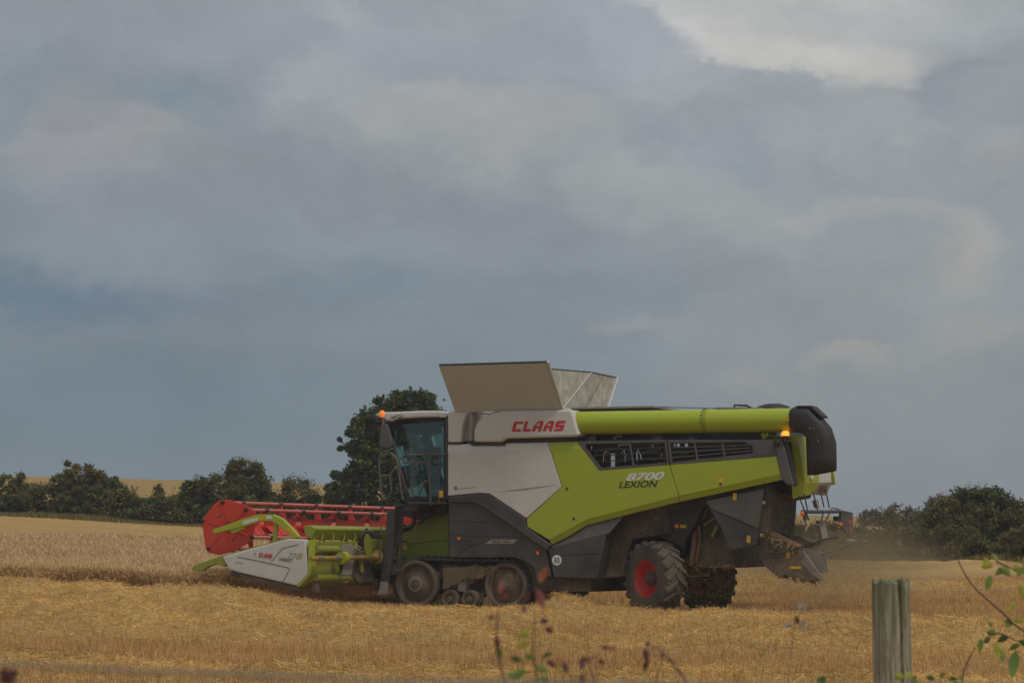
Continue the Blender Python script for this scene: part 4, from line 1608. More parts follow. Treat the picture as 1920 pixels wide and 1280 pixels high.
MB().lathe(LX(1522, 893, XH + .12), (1, 0, 0), [(0, -.02), (.075, -.02), (.075, .012), (.06, .02), (0, .02)], 24).build('round_emblem', M['white_ink'], hood, smooth=40)

# ---- rear frame with lamp board
rfm = MB().tube([LX(1504, 959, 5.5), LX(1540, 959, 5.55), LX(1578, 958.5, 5.6)], .035, 8).build('rear_light_frame', M['dark'], combine, smooth=60)
for pts in ([(1498, 930), (1509, 958), (1517, 974)], [(1508, 926), (1514, 956)], [(1524, 922), (1535, 962)], [(1539, 922), (1545, 950)], [(1548, 918), (1555, 951)],
            [(1556, 957), (1560, 952), (1570, 953), (1577, 958)], [(1530, 985), (1548, 976), (1556, 960)], [(1538, 982), (1544, 960)], [(1504, 960), (1512, 985)]):
    MB().tube([LX(px, py, 5.5) for px, py in pts], .015, 6).build('strut', M['grey'], rfm, smooth=60)
for pts in ([(1535, 975), (1542, 1009), (1553, 1009), (1547, 975)], [(1509, 962), (1513, 975), (1517, 972), (1513, 960)], [(1528, 938), (1532, 952), (1537, 952), (1534, 936)]):
    MB().prism([LX(px, py, 5.45) for px, py in pts], (-.06, 0, 0)).build('stay_plate', M['plate'], rfm)
bd = MB().prism([LX(1577, 955.5, 5.6), LX(1599.5, 960.5, 5.6), LX(1599.5, 1009, 5.6), LX(1595, 1009, 5.6), LX(1577, 984, 5.6)], (-.05, 0, 0)).build('lamp_board', M['dark'], rfm, 0.008)
MB().prism([LX(1588, 972, 5.61), LX(1598, 974, 5.61), LX(1598, 984, 5.61), LX(1588, 982, 5.61)], (-.01, 0, 0)).build('tail_lamp', M['redlens'], rfm)
MB().prism([LX(1592, 985, 5.61), LX(1598, 986, 5.61), LX(1598, 998, 5.61), LX(1592, 997, 5.61)], (-.01, 0, 0)).build('reflector', M['redlens'], rfm)
for px, py in ((1503, 962), (1574.5, 983)):
    c = LX(px, py, 5.62)
    MB().lathe(c, (1, -.3, 0), [(0, 0), (.045, 0), (.045, .03), (.03, .045), (0, .05)], 16).build('indicator', M['amber'], rfm, smooth=40)
MB().tube([LX(1586, 1012, 5.6), LX(1604, 1014, 5.6)], .03, 6).build('foot', M['plate'], rfm)
MB().box(*sum([[q - .05, q + .05] for q in LX(1568, 972, 5.5)], [])).build('lamp_back', M['black'], rfm)

# rear beacon on the pillar
b2 = L(1473, 822, .0)
rbn = MB().lathe(b2, (0, 0, 1), [(0, -.06), (.05, -.06), (.05, .03), (.062, .035), (.062, .05), (.068, .055), (.066, .12), (.05, .14), (0, .145)], 18).build('rear_beacon', M['black'], combine, smooth=40)
MB().lathe(b2, (0, 0, 1), [(0, .052), (.072, .052), (.072, .12), (.055, .145), (0, .15)], 18).build('lens', M['beacon2'], rbn, smooth=40)
MB().prism(prof([(1464, 809.5), (1469, 809.5), (1469, 818), (1462, 818)], .0), (0, .08, 0)).build('lamp_bracket', M['white2'], rbn)
MB().lathe(L(1458, 829, -.03), (-.3, -1, 0), [(0, 0), (.07, 0), (.075, .05), (.05, .07), (0, .07)], 16).build('work_lamp', M['black'], rbn, smooth=40)
MB().tube([L(1430, 812, .1), L(1433, 822, .1), L(1440, 812, .1)], .04, 7).build('auger_cradle', M['green_dusty_shade'], combine)


# ---- lettering
def strokes_mesh(polys, o, ux, uz, nrm, depth=0.004):
    mb = MB()
    for poly in polys:
        mb.prism([o + ux * a + uz * b for a, b in poly], nrm * depth)
    return mb


def claas(o, ux, uz, nrm, h, w, mat, parent, name='lettering'):
    """five wide, slanted block capitals"""
    sl = 0.28
    lw = 0.86
    g = 0.17
    T, B_ = 0.30, 0.25
    C = [[(0.0, 0.08), (0.10, 0), (lw, 0), (lw, B_), (T, B_), (T, 1 - B_), (lw, 1 - B_), (lw, 1), (0.10, 1), (0.0, 0.92)]]
    Lt = [[(0, 1), (T, 1), (T, B_), (lw * .88, B_), (lw * .88, 0), (0.10, 0), (0, 0.08)]]
    A = [[(0, 0), (T, 0), (T, 0.34), (lw - T, 0.34), (lw - T, 0), (lw, 0), (lw, 0.92), (lw - .1, 1), (0.12, 1), (0, 0.9)]]
    hole = True
    A = [[(0, 0), (T, 0), (T, 0.30), (lw - T, 0.30), (lw - T, 0), (lw, 0), (lw, 0.90), (lw - .08, 1), (lw * .5, 1), (lw * .5, 0.78), (lw - T, 0.78), (lw - T, 0.52), (lw * .5, 0.52), (T, 0.52), (T, 0.78), (lw * .5, 0.78), (lw * .5, 1), (0.34, 1), (0, 0.5)]]
    S_ = [[(0, 0), (lw - .08, 0), (lw, 0.1), (lw, 0.6), (T, 0.6), (T, 1 - B_), (lw, 1 - B_), (lw, 1), (.1, 1), (0, 0.9), (0, 0.37), (lw - T, 0.37), (lw - T, B_ - .02), (0, B_ - .02)]]
    x = 0.0
    polys = []
    for gl in (C, Lt, A, A, S_):
        for poly in gl:
            polys.append([(x + a + b * sl, b) for a, b in poly])
        x += (lw * .86 if gl is Lt else lw) + g
    tot_w = x - g + sl
    out = [[(a / tot_w * w, b * h) for a, b in p] for p in polys]
    return strokes_mesh(out, o, ux, uz, nrm).build(name, mat, parent)


NRM = Vector((0, -1, 0))
EX, EZ = Vector((1, 0, 0)), Vector((0, 0, 1))
a, b = L(959, 809, -.112), L(1061, 807.5, -.112)
claas(a, (b - a).normalized(), EZ, NRM, (L(959, 790, -.112).z - a.z), (b - a).length, M['logo'], sh)

BASEFONT = None


def text(body, p_left, p_right, height, mat, parent, shear=0.0, bold=0.0, nrm=NRM, name='lettering', up=None, sx=None, depth=0.003):
    cu = bpy.data.curves.new(name, 'FONT')
    cu.body = body
    cu.size = 1.0
    cu.shear = shear
    cu.offset = bold
    cu.resolution_u = 3
    tmp = bpy.data.objects.new('tmp', cu)
    COL.objects.link(tmp)
    bpy.context.view_layer.update()
    dg = bpy.context.evaluated_depsgraph_get()
    me = bpy.data.meshes.new_from_object(tmp.evaluated_get(dg))
    bpy.data.objects.remove(tmp)
    bpy.data.curves.remove(cu)
    co = np.array([v.co[:] for v in me.vertices])
    lo, hi = co.min(0), co.max(0)
    ux = (p_right - p_left)
    uz = up or EZ
    for v in me.vertices:
        q = p_left + ux * ((v.co.x - lo[0]) / (hi[0] - lo[0])) + uz * (height * (v.co.y - lo[1]) / (hi[1] - lo[1])) + nrm * depth
        v.co = q
    me.materials.clear()
    me.materials.append(mat)
    o = bpy.data.objects.new(name, me)
    COL.objects.link(o)
    o.parent = parent
    return o


text('8700', L(1174, 901.5, 0), L(1246, 898.5, 0), .155, M['white_ink'], gp, .32, .028)
text('LEXION', L(1160, 915, 0), L(1234, 912.5, 0), .135, M['ink'], gp, .30, .018)
text('TERRA TRAC', L(921, 1017.3, .062), L(958, 1017.3, .062), .05, M['ink'], fp, .1, .02)
text('30', L(1038.5, 1055, .038), L(1049.5, 1055, .038), .115, M['ink'], sb, 0, .012, depth=.006)
# thin swoosh on the white panel
MB().prism(prof([(858, 915.6), (893, 912.6), (893, 913.4), (858, 916.8)], -.003), (0, .002, 0)).build('swoosh', M['grey_ink'], wp)
MB().lathe(L(854.5, 914.8, 0), (0, -1, 0), [(.035, 0), (.045, .003), (.035, .0035)], 20).build('swoosh_ring', M['grey_ink'], wp)
MB().prism(prof([(928, 922), (985, 914.5), (1046, 908), (985, 918.5)], -.003), (0, .002, 0)).build('swoosh', M['plate'], wp)
sticker(1345, 896, 1357, 903, 0, gd)

# ---- header
HN, HF = -2.15, 5.55
hdr = empty('header', (0, 0, 0), 0, combine)
XB = L(583, 1040, HN).x
ztop = L(575, 990, HN).z
# trough: floor, back wall, top beam
trough = [(XB + .02, ztop - .25), (XB + .02, .62), (XB - .25, .52), (XB - 1.2, .72), (XB - 1.6, .80), (XB - 1.6, .83), (XB - 1.2, .76), (XB - .25, .57), (XB - .04, .66), (XB - .04, ztop - .25)]
MB().prism([(x, HN + .02, z) for x, z in trough], (0, HF - HN - .04, 0)).build('header_trough', M['green_dusty_shade'], hdr, 0.01)
MB().prism([(XB + .10, HN - .0, ztop - .03), (XB + .10, HN, ztop), (XB - .02, HN, ztop + .06), (XB - .16, HN, ztop + .05), (XB - .16, HN, ztop - .1), (XB, HN, ztop - .22)], (0, HF - HN, 0)).build('top_beam', M['green_dusty_shade'], hdr, 0.015)
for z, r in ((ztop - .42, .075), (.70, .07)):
    MB().tube([(XB + .09, HN + .05, z), (XB + .09, .55, z)], r, 16).build('back_tube', M['green_dusty_shade'], hdr, smooth=40)
    MB().tube([(XB + .09, 2.75, z), (XB + .09, HF - .05, z)], r, 16).build('back_tube', M['green_dusty_shade'], hdr, smooth=40)
for k in range(6):
    y = HN + .25 + k * .45
    MB().tube([(XB + .05, y, ztop - .05), (XB + .08, y + .08, ztop - .14), (XB + .05, y + .05, ztop - .3)], .016, 5).build('hook', M['green'], hdr)
for y in (HN + .06, -.7, .55, 2.8, 4.2, HF - .1):
    MB().box(XB + .03, XB + .06, y - .03, y + .03, .64, ztop - .2).build('rib', M['green'], hdr)
MB().box(XB + .05, XB + .16, .6, 2.8, .62, .80).build('lower_cross_beam', M['green_dusty_shade'], hdr, 0.02)
gpx = [LX(636, 1020, XB + .14), LX(660, 1020, XB + .14), LX(667, 1035, XB + .14), LX(661, 1078, XB + .14), LX(638, 1078, XB + .14), LX(646, 1050, XB + .14)]
MB().prism(gpx, (.03, 0, 0)).build('guard_plate', M['plate'], hdr, 0.008)
s0, s1 = LX(582, 1047, XB + .26), LX(706, 1043.5, XB + .30)
MB().tube([s0, s0.lerp(s1, .5), s1], .048, 12).build('drive_shaft', M['shaft'], hdr, smooth=40)
for t, r, m_ in ((.12, .062, 'steel'), (.38, .066, 'steel'), (.47, .13, 'green')):
    q = s0.lerp(s1, t)
    d = (s1 - s0).normalized()
    MB().tube([q - d * .06, q + d * .1], r, 12).build('shaft_coupling', M[m_], hdr, smooth=40)
for k in range(5):
    o_ = k * .05
    MB().tube([LX(672 + k * 2, 1026 + k, XB + .3), LX(676 + k, 1008, XB + .4), LX(684 + k, 995 - k, XB + .45), LX(697, 998 + k * 2, XB + .55), LX(716, 1003 + k, XB + .6)], .03, 7).build('hydraulic_hose', M['black'], hdr, smooth=60)
for k in range(3):
    MB().tube([LX(668 + k * 3, 1020 + k * 2, XB + .42), LX(674 + k * 3, 1028, XB + .42)], .014, 6).build('coupling', M['chrome'], hdr)
MB().box(XB + .1, XB + .3, .1, .4, .42, .66).build('skid_bracket', M['chassis'], hdr, 0.02)
MB().box(XB - .02, XB + .1, HN + .06, HN + .22, .40, .62).build('support_foot', M['chassis'], hdr, 0.02)
dsh = (s1 - s0).normalized()
MB().lathe(s1 + dsh * .05, -dsh, [(0, 0), (.15, 0), (.15, .04), (.12, .05), (.085, .06), (.07, .14), (.05, .2), (0, .2)], 22).build('drive_hub', M['shaft'], hdr, smooth=35)
MB().lathe(s1 + dsh * .06, -dsh, [(0, 0), (.19, 0), (.19, .03), (0, .03)], 22).build('hub_shield', M['chassis'], hdr, smooth=35)
MB().prism([LX(px, py, XB + .13) for px, py in ((676, 1002), (722, 998), (722, 1070), (700, 1066), (690, 1056), (680, 1030))], (.05, 0, 0)).build('adapter_plate', M['green_dusty_shade'], hdr, 0.01)
MB().prism([LX(px, py, XB + .12) for px, py in ((662, 1036), (680, 1032), (692, 1058), (716, 1072), (714, 1090), (668, 1092), (655, 1078))], (.06, 0, 0)).build('adapter_foot', M['chassis'], hdr, 0.01)
MB().prism([LX(px, py, XB + .2) for px, py in ((672, 1040), (677, 1040), (679, 1072), (674, 1072))], (.04, 0, 0)).build('bracket', M['green_dusty_shade'], hdr)
# cutter bar
MB().box(XB - 1.66, XB - 1.58, HN, HF, .79, .83).build('cutter_bar', M['steel'], hdr)
# intake auger inside the trough
MB().tube([(XB - .45, HN + .1, .85), (XB - .45, HF - .1, .85)], .22, 20).build('intake_auger', M['green_dusty_shade'], hdr, smooth=40)

# dividers
dv = [(416, 1044), (426, 1040), (540, 1009.5), (572, 1011), (578, 1077), (556, 1098), (531, 1092), (443, 1072), (429, 1066.5)]
for y, t, nm in ((HN - .16, .18, 'near_divider'), (HF, .18, 'far_divider')):
    pts = [Vector((p.x, y, p.z)) for p in prof(dv, HN - .16)]
    o_ = MB().prism(pts, (0, t, 0)).build('divider_panel', M['white2'], hdr, 0.03)
    o_.modifiers['bevel'].segments = 3
    tipp = [Vector((p.x, y + .02, p.z)) for p in prof([(357, 1065), (364, 1059), (408, 1043), (500, 1018), (540, 1006), (546, 1012), (440, 1045), (424, 1054), (420, 1062), (405, 1057), (390, 1062), (380, 1069), (370, 1070)], HN - .14)]
    MB().prism(tipp, (0, .12, 0)).build('divider_point', M['green_dusty_shade'], hdr, 0.015)
    low = [Vector((p.x, y + .02, p.z)) for p in prof([(443, 1073), (531, 1093), (557, 1099), (566, 1106), (545, 1104), (490, 1092), (450, 1080), (430, 1069)], HN - .14)]
    MB().prism(low, (0, .14, 0)).build('divider_runner', M['chassis'], hdr, 0.01)
    foot = [Vector((p.x, y + .0, p.z)) for p in prof([(429, 1076), (441, 1069), (450, 1073), (448, 1082), (436, 1080)], HN - .16)]
    MB().prism(foot, (0, .12, 0)).build('divider_foot', M['black'], hdr, 0.02)
yd = HN - .163
MB().prism([L(px, py, yd) for px, py in ((578, 1012), (580.5, 1011), (583, 1076), (560, 1100), (556, 1098), (577, 1076))], (0, .2, 0)).build('divider_rear_trim', M['green'], hdr, 0.008)
for pts in ([(446, 1043.5), (490, 1052), (540, 1063.5), (543.5, 1067), (540, 1073), (530, 1091)], [(509, 1052), (530, 1027), (560, 1020)]):
    MB().tube([L(px, py, yd + .002) for px, py in pts], .007, 5).build('panel_line', M['dark'], hdr)
MB().tube([L(441, 1053, yd), L(457, 1054.5, yd)], .006, 4).build('panel_line', M['plate'], hdr)
disc('latch', 478, 1038, yd, 1.3, M['dark'], hdr, .01)
a, b = L(485, 1043, yd - .003), L(510.5, 1046.5, yd - .003)
claas(a, (b - a).normalized(), Vector((.08, 0, 1)).normalized(), NRM, .085, (b - a).length, M['logo'], hdr)
text('VARIO', L(524, 1051, yd), L(548, 1054, yd), .075, M['ink'], hdr, .3, .01)
text('770', L(540, 1046, yd), L(563, 1049, yd), .115, M['grey_ink'], hdr, .3, -.005)
sticker(563, 1036, 566, 1046, yd + .002, hdr)

# reel
YR = -2.02
plate_px = [(412, 937), (429, 936.5), (462, 947), (479, 957.5), (478, 985), (473, 1012), (440, 1033), (409, 1040), (390, 1035), (385, 1025), (378.5, 980), (381, 971), (400, 946)]
RCN = L(428, 988, YR)
tubes_px = [(417.5, 941.5), (380.5, 976.5), (391, 1028), (436, 1037), (472.5, 1007), (461.5, 955.5)]
for y in (YR, 5.42):
    pl = [Vector((p.x, y, p.z)) for p in prof(plate_px, YR)]
    MB().prism(pl, (0, .03, 0)).build('reel_end_plate', M['red'], hdr, 0.008)
for px, py in tubes_px:
    p = L(px, py, YR)
    if (px, py) != (436, 1037):
        MB().lathe(p, (0, -1, 0), [(0, -.01), (.042, -.01), (.042, .03), (.02, .045), (0, .045)], 12).build('reel_bearing', M['black'], hdr, smooth=40)
    MB().tube([(p.x, YR, p.z), (p.x, 5.42, p.z)], .036, 12).build('reel_tube', M['redtube'], hdr, smooth=40)
    # spring tines hanging from this tube
    tn = MB()
    for k in range(31):
        y = YR + .12 + k * .24
        tn.tube([(p.x, y, p.z), (p.x + .03, y, p.z - .10), (p.x - .02, y, p.z - .20)], .0035, 4)
    tn.build('tine_row', M['red'], hdr)
    # raised ribs pressed in the end plate, from hub to each bearing
    a, b = L(428, 988, YR), p
    MB().tube([a.lerp(b, .32) + Vector((0, -.002, 0)), a.lerp(b, .82) + Vector((0, -.002, 0))], .014, 6).build('plate_rib', M['red'], hdr, smooth=60)
for px, py in ((409, 969), (414, 966), (437, 1012), (441, 1008), (449, 985)):
    disc('plate_hole', px, py, YR, 2.0, M['black'], hdr, .004, 10)
MB().tube([(RCN.x, YR, RCN.z), (RCN.x, 5.42, RCN.z)], .125, 20).build('reel_shaft', M['red'], hdr, smooth=40)
ys_ = [YR + .75 + 1.5 * k for k in range(5)]
for y in ys_:
    # star bracket: an arm to every tube
    for px, py in tubes_px:
        p = L(px, py, YR)
        d = Vector((p.x - RCN.x, 0, p.z - RCN.z))
        q = Vector((RCN.x, y, RCN.z))
        s = Vector((-d.z, 0, d.x)).normalized()
        mb = MB()
        mb.prism([q + s * .09 + d * .2, q - s * .09 + d * .2, q + d - s * .03, q + d + s * .03], (0, .03, 0))
        mb.build('reel_arm', M['red'], hdr, 0.006)
        MB().tube([(p.x, y - .05, p.z), (p.x, y + .07, p.z)], .052, 10).build('tube_clamp', M['dark'], hdr, smooth=40)
# pressed sheet paddles between the brackets
for k in range(6):
    y0 = YR + .06 + 1.5 * (k - .5) + (.75 if k == 0 else 0)
    y1 = min(YR + 1.5 * (k + .5) - .06, 5.4)
    p5, p4 = L(461.5, 955.5, YR), L(472.5, 1007, YR)
    m_ = 6
    mb = MB()
    for i in range(m_):
        ta, tb_ = i / m_, (i + 1) / m_

        def sag(t):
            return .07 * math.sin(math.pi * t)
        q = []
        for t in (ta, tb_):
            y = y0 + (y1 - y0) * t
            yb = y0 + (y1 - y0) * (0.12 + 0.76 * t)
            q.append((Vector((p5.x + .02 - .1, y, p5.z - .10 - sag(t))), Vector((p4.x - .06, yb, p4.z + .05)), Vector(((p5.x + p4.x) / 2 - .16, (y + yb) / 2, (p5.z + p4.z) / 2 - .04))))
        mb.add([q[0][0], q[1][0], q[1][2], q[0][2]], [(0, 1, 2, 3)])
        mb.add([q[0][2], q[1][2], q[1][1], q[0][1]], [(0, 1, 2, 3)])
    o_ = mb.build('reel_paddle', M['red'], hdr)
    md = o_.modifiers.new('solid', 'SOLIDIFY')
    md.thickness = .012
# reel arms
armp = [(397.5, 993), (455, 972.5), (484, 964), (512, 964), (529, 972), (546, 989), (561, 1006), (551, 1010), (535, 995), (520, 983), (508, 976.5), (489, 976.5), (458, 986), (400, 1000.5)]
for y in (HN - .12, HF + .05):
    pl = [Vector((p.x, y, p.z)) for p in prof(armp, HN - .12)]
    MB().prism(pl, (0, .10, 0)).build('reel_support_arm', M['green'], hdr, 0.012)
    st_ = [Vector((p.x, y + .05, p.z)) for p in prof([(516, 979), (514, 1000), (511, 1021)], HN - .12)]
    MB().tube(st_, .045, 10).build('lift_ram', M['green_dusty_shade'], hdr, smooth=40)
MB().prism(prof([(430, 991), (455, 982), (458, 990), (440, 998), (432, 998)], HN - .1), (0, .08, 0)).build('arm_bracket', M['green'], hdr, 0.008)
ya = HN - .122
MB().prism(prof([(455.5, 976), (484, 969), (484.5, 974.5), (456, 983)], ya), (0, .002, 0)).build('arm_sticker', M['sticker_w'], hdr)
MB().prism(prof([(485.5, 969), (497, 966.5), (497, 972.5), (485.5, 974.5)], ya), (0, .002, 0)).build('arm_sticker', M['sticker'], hdr)
MB().prism(prof([(498, 966.5), (510, 966.5), (510, 972), (498, 972.5)], ya), (0, .002, 0)).build('arm_sticker', M['sticker_w'], hdr)
MB().prism(prof([(537, 990), (541, 988), (552, 1000), (548, 1002)], ya), (0, .002, 0)).build('arm_sticker', M['sticker'], hdr)


# ---- driver behind the tinted glass
def build_driver():
    root = combine
    me = bpy.data.meshes.new('person')
    J = {}
    pts = [('hip', (-2.55, 1.6, 3.03), .13), ('waist', (-2.50, 1.6, 3.20), .125), ('chest', (-2.48, 1.6, 3.42), .15), ('neck', (-2.49, 1.6, 3.58), .055), ('head', (-2.52, 1.6, 3.70), .085), ('crown', (-2.52, 1.6, 3.80), .075),
           ('ls', (-2.48, 1.41, 3.50), .065), ('le', (-2.62, 1.34, 3.27), .045), ('lh', (-2.88, 1.46, 3.16), .035), ('rs', (-2.48, 1.79, 3.50), .065), ('re', (-2.62, 1.86, 3.27), .045), ('rh', (-2.9, 1.74, 3.16), .035),
           ('lk', (-2.98, 1.48, 3.02), .075), ('la', (-3.05, 1.47, 2.62), .05), ('lf', (-3.2, 1.47, 2.58), .04), ('rk', (-2.98, 1.72, 3.02), .075), ('ra', (-3.05, 1.73, 2.62), .05), ('rf', (-3.2, 1.73, 2.58), .04)]
    for i, (n_, p, r) in enumerate(pts):
        J[n_] = i
    ed = [('hip', 'waist'), ('waist', 'chest'), ('chest', 'neck'), ('neck', 'head'), ('head', 'crown'), ('chest', 'ls'), ('ls', 'le'), ('le', 'lh'), ('chest', 'rs'), ('rs', 're'), ('re', 'rh'), ('hip', 'lk'), ('lk', 'la'), ('la', 'lf'), ('hip', 'rk'), ('rk', 'ra'), ('ra', 'rf')]
    inv = root.matrix_world
    rot = Matrix.Rotation(-TH, 4, 'Z')
    base = Vector((OX, OY, 0))
    me.from_pydata([Vector(p) - Vector((-2.55, 1.6, 2.97)) for _, p, _ in pts], [(J[a], J[b]) for a, b in ed], [])
    o = bpy.data.objects.new('person', me)
    COL.objects.link(o)
    o.location = base + rot @ Vector((-2.55 + DX, 1.6, 2.97 + DZ))
    o.rotation_euler = (0, 0, -TH)
    sk = o.modifiers.new('skin', 'SKIN')
    for i, (_, _, r) in enumerate(pts):
        me.skin_vertices[0].data[i].radius = (r, r)
    me.skin_vertices[0].data[0].use_root = True
    o.modifiers.new('sub', 'SUBSURF').levels = 1
    o.modifiers['sub'].render_levels = 2
    m = Mat('driver_clothes_and_skin')
    sp_ = m.n('ShaderNodeSeparateXYZ')
    m.l(m.tc.outputs['Object'], sp_.inputs[0])
    m.col(m.mix(m.mr(sp_.outputs['Z'], .58, .60), (0.06, 0.065, 0.075), (0.40, 0.24, 0.17)))
    m.set(rough=.8)
    me.materials.append(m.m)
    hair = MB().lathe((.01, 0, .76), (0, 0, 1), [(.0, -.05), (.098, -.05), (.104, .0), (.096, .06), (.06, .10), (0, .115)], 16).build('hair', M['hair'], o, smooth=60)
    tag(o, 'seated driver in dark clothes dimly seen through the cab glass', 'person')


build_driver()


# ================================================================== hedges, bushes, tree
M['leaf'] = attr_mat('hedge_leaves', 0.75, trans=0.3, spec=0.12)
M['bark'] = plain('bark', (0.07, 0.055, 0.04), 0.9, var=0.3)

PAL_HEDGE = np.array([[0.075, 0.092, 0.034], [0.098, 0.115, 0.040], [0.058, 0.074, 0.030], [0.135, 0.132, 0.048], [0.14, 0.115, 0.050]])
PAL_TREE = np.array([[0.060, 0.086, 0.026], [0.085, 0.112, 0.034], [0.044, 0.064, 0.020], [0.115, 0.13, 0.045]])
PAL_HEDGE = PAL_HEDGE * np.array([1.55, 1.45, 1.35])
PAL_TREE = PAL_TREE * 1.15
PAL_BROWN = 1.35 * np.array([[0.085, 0.070, 0.030], [0.11, 0.085, 0.038], [0.060, 0.055, 0.024], [0.075, 0.085, 0.030], [0.14, 0.105, 0.05]])


def leaf_cloud(lobes, n, size, shell=0.55, pal=PAL_HEDGE, clumps=90, up=0.25, gap=0.0):
    """lobes: list of (centre, radii). leaves gather in clumps near the surface of the lobes"""
    n = int(n)
    vol = np.array([r[0] * r[1] * r[2] for _, r in lobes]) ** 0.67
    k = RNG.choice(len(lobes), clumps, p=vol / vol.sum())
    C = np.array([c for c, _ in lobes])[k]
    R = np.array([r for _, r in lobes])[k]
    d = RNG.normal(0, 1, (clumps, 3))
    d /= np.linalg.norm(d, axis=1, keepdims=True)
    cc = C + d * R * (shell + (1 - shell) * RNG.uniform(0, 1, (clumps, 1)) ** 0.6)
    cr = R.mean(1) * RNG.uniform(0.12, 0.30, clumps)
    tone = RNG.uniform(0.65, 1.3, clumps)
    j = RNG.choice(clumps, n)
    p = cc[j] + RNG.normal(0, 1, (n, 3)) * (cr[j] * 0.6)[:, None] * np.array([1.1, 1.1, 0.8])
    nrm = RNG.normal(0, 1, (n, 3)) + np.array([0, 0, up])
    nrm /= np.linalg.norm(nrm, axis=1, keepdims=True)
    t = np.cross(nrm, RNG.normal(0, 1, (n, 3)))
    t /= np.linalg.norm(t, axis=1, keepdims=True)
    b = np.cross(nrm, t)
    s = (size * RNG.uniform(0.55, 1.25, n))[:, None]
    v = np.stack([p - t * s, p + b * s * 0.55, p + t * s, p - b * s * 0.55], 1)
    hue = RNG.normal(0, 1, (clumps, 1)) * np.array([[0.16, 0.05, -0.03]])
    col = pick(pal, n) * tone[j][:, None] * (1 + hue[j])
    return v, col


def twigs(lobes, n, ln, w=0.012):
    """thin shoots poking out of the crown"""
    k = RNG.choice(len(lobes), n)
    C = np.array([c for c, _ in lobes])[k]
    R = np.array([r for _, r in lobes])[k]
    a = RNG.uniform(0, 2 * math.pi, n)
    e = RNG.uniform(0.5, 1.5, n)
    d = np.stack([np.cos(a) * np.cos(e), np.sin(a) * np.cos(e), np.sin(e)], -1)
    base = C + d * R * 0.7
    d2 = d + RNG.normal(0, 0.25, (n, 3))
    d2 /= np.linalg.norm(d2, axis=1, keepdims=True)
    v = ribbons(base, d2, RNG.uniform(0.4, 1.0, n) * ln + R.mean(1) * 0.25, np.full(n, w), 0.4)
    return v


def limb_mesh(paths, name, parent):
    mb = MB()
    for p, r in paths:
        mb.tube(p, r, 7)
    return mb.build(name, M['bark'], parent, smooth=60)


def bush(name, label, px, d, w, h, n, size, pal=PAL_HEDGE, lobes=None, cat='bush', group=None, twig=60, base_py=None, sink=0.1, clumps=110):
    x = (px - 960) / F * d
    z = float(hground(np.array([x]), np.array([d]))[0]) - sink
    root = empty(name, (x, d, z))
    tag(root, label, cat, group)
    if lobes is None:
        lobes = []
        for k in range(7):
            lobes.append(((RNG.uniform(-.32, .32) * w, RNG.uniform(-.2, .2) * w, h * RNG.uniform(.3, .62)), (w * RNG.uniform(.2, .3), w * .25, h * RNG.uniform(.28, .4))))
        lobes.append(((0, 0, h * .35), (w * .48, w * .32, h * .36)))
        lobes.append(((RNG.uniform(-.12, .12) * w, 0, h * .72), (w * .26, w * .25, h * .28)))
    v, c = leaf_cloud(lobes, n, size, pal=pal, clumps=clumps)
    tv = twigs(lobes, twig, h * .16)
    tc = pick(np.array([[0.06, 0.05, 0.035], [0.05, 0.06, 0.03]]), len(tv))
    # small leaves along the shoots
    q = np.repeat(tv.mean(1), 4, 0) + RNG.normal(0, 0.05, (len(tv) * 4, 3))
    nl = len(q)
    t = RNG.normal(0, 1, (nl, 3))
    t /= np.linalg.norm(t, axis=1, keepdims=True)
    b = np.cross(t, RNG.normal(0, 1, (nl, 3)))
    b /= np.linalg.norm(b, axis=1, keepdims=True)
    s = size * .7
    lv = np.stack([q - t * s, q + b * s * .5, q + t * s, q - b * s * .5], 1)
    fo = mesh_np('foliage', np.concatenate([v, tv, lv]), 4, M['leaf'], np.concatenate([c, tc, pick(pal, nl)]))
    fo.parent = root
    paths = []
    for k in range(5):
        a = RNG.uniform(-.3, .3) * w
        paths.append(([Vector((a * .25, 0, 0)), Vector((a * .6, RNG.uniform(-.2, .2), h * .3)), Vector((a * 1.1, RNG.uniform(-.3, .3), h * .62))], [.06, .045, .02]))
    limb_mesh(paths, 'stem', root)
    return root


def hedge(name, label, px0, px1, d0, d1, h, n, pal=PAL_HEDGE, size=.062, depth=1.2, twig=150, hv=.45):
    xm, dm = 0, 0
    x0, x1 = (px0 - 960) / F * d0, (px1 - 960) / F * d1
    cx, cy = (x0 + x1) / 2, (d0 + d1) / 2
    cz = float(hground(np.array([cx]), np.array([cy]))[0])
    root = empty(name, (cx, cy, cz))
    tag(root, label, 'hedge')
    m = int(abs(x1 - x0) / 0.8) + 2
    lobes = []
    for k in range(m):
        t = (k + RNG.uniform(-.3, .3)) / (m - 1)
        x, y = x0 + (x1 - x0) * t, d0 + (d1 - d0) * t
        zz = float(hground(np.array([x]), np.array([y]))[0]) - cz
        hh = h * RNG.uniform(1 - hv, 1 + hv * .4)
        lobes.append(((x - cx, y - cy + RNG.uniform(-.3, .3), zz + hh * .42), (RNG.uniform(.7, 1.2), depth * .6, hh * .6)))
    v, c = leaf_cloud(lobes, n, size, shell=.5, pal=pal, clumps=m * 26)
    tv = twigs(lobes, twig, .5)
    tc = pick(np.array([[0.07, 0.06, 0.035], [0.06, 0.07, 0.03], [0.14, 0.11, 0.05]]), len(tv))
    fo = mesh_np('foliage', np.concatenate([v, tv]), 4, M['leaf'], np.concatenate([c, tc]))
    fo.parent = root
    return root


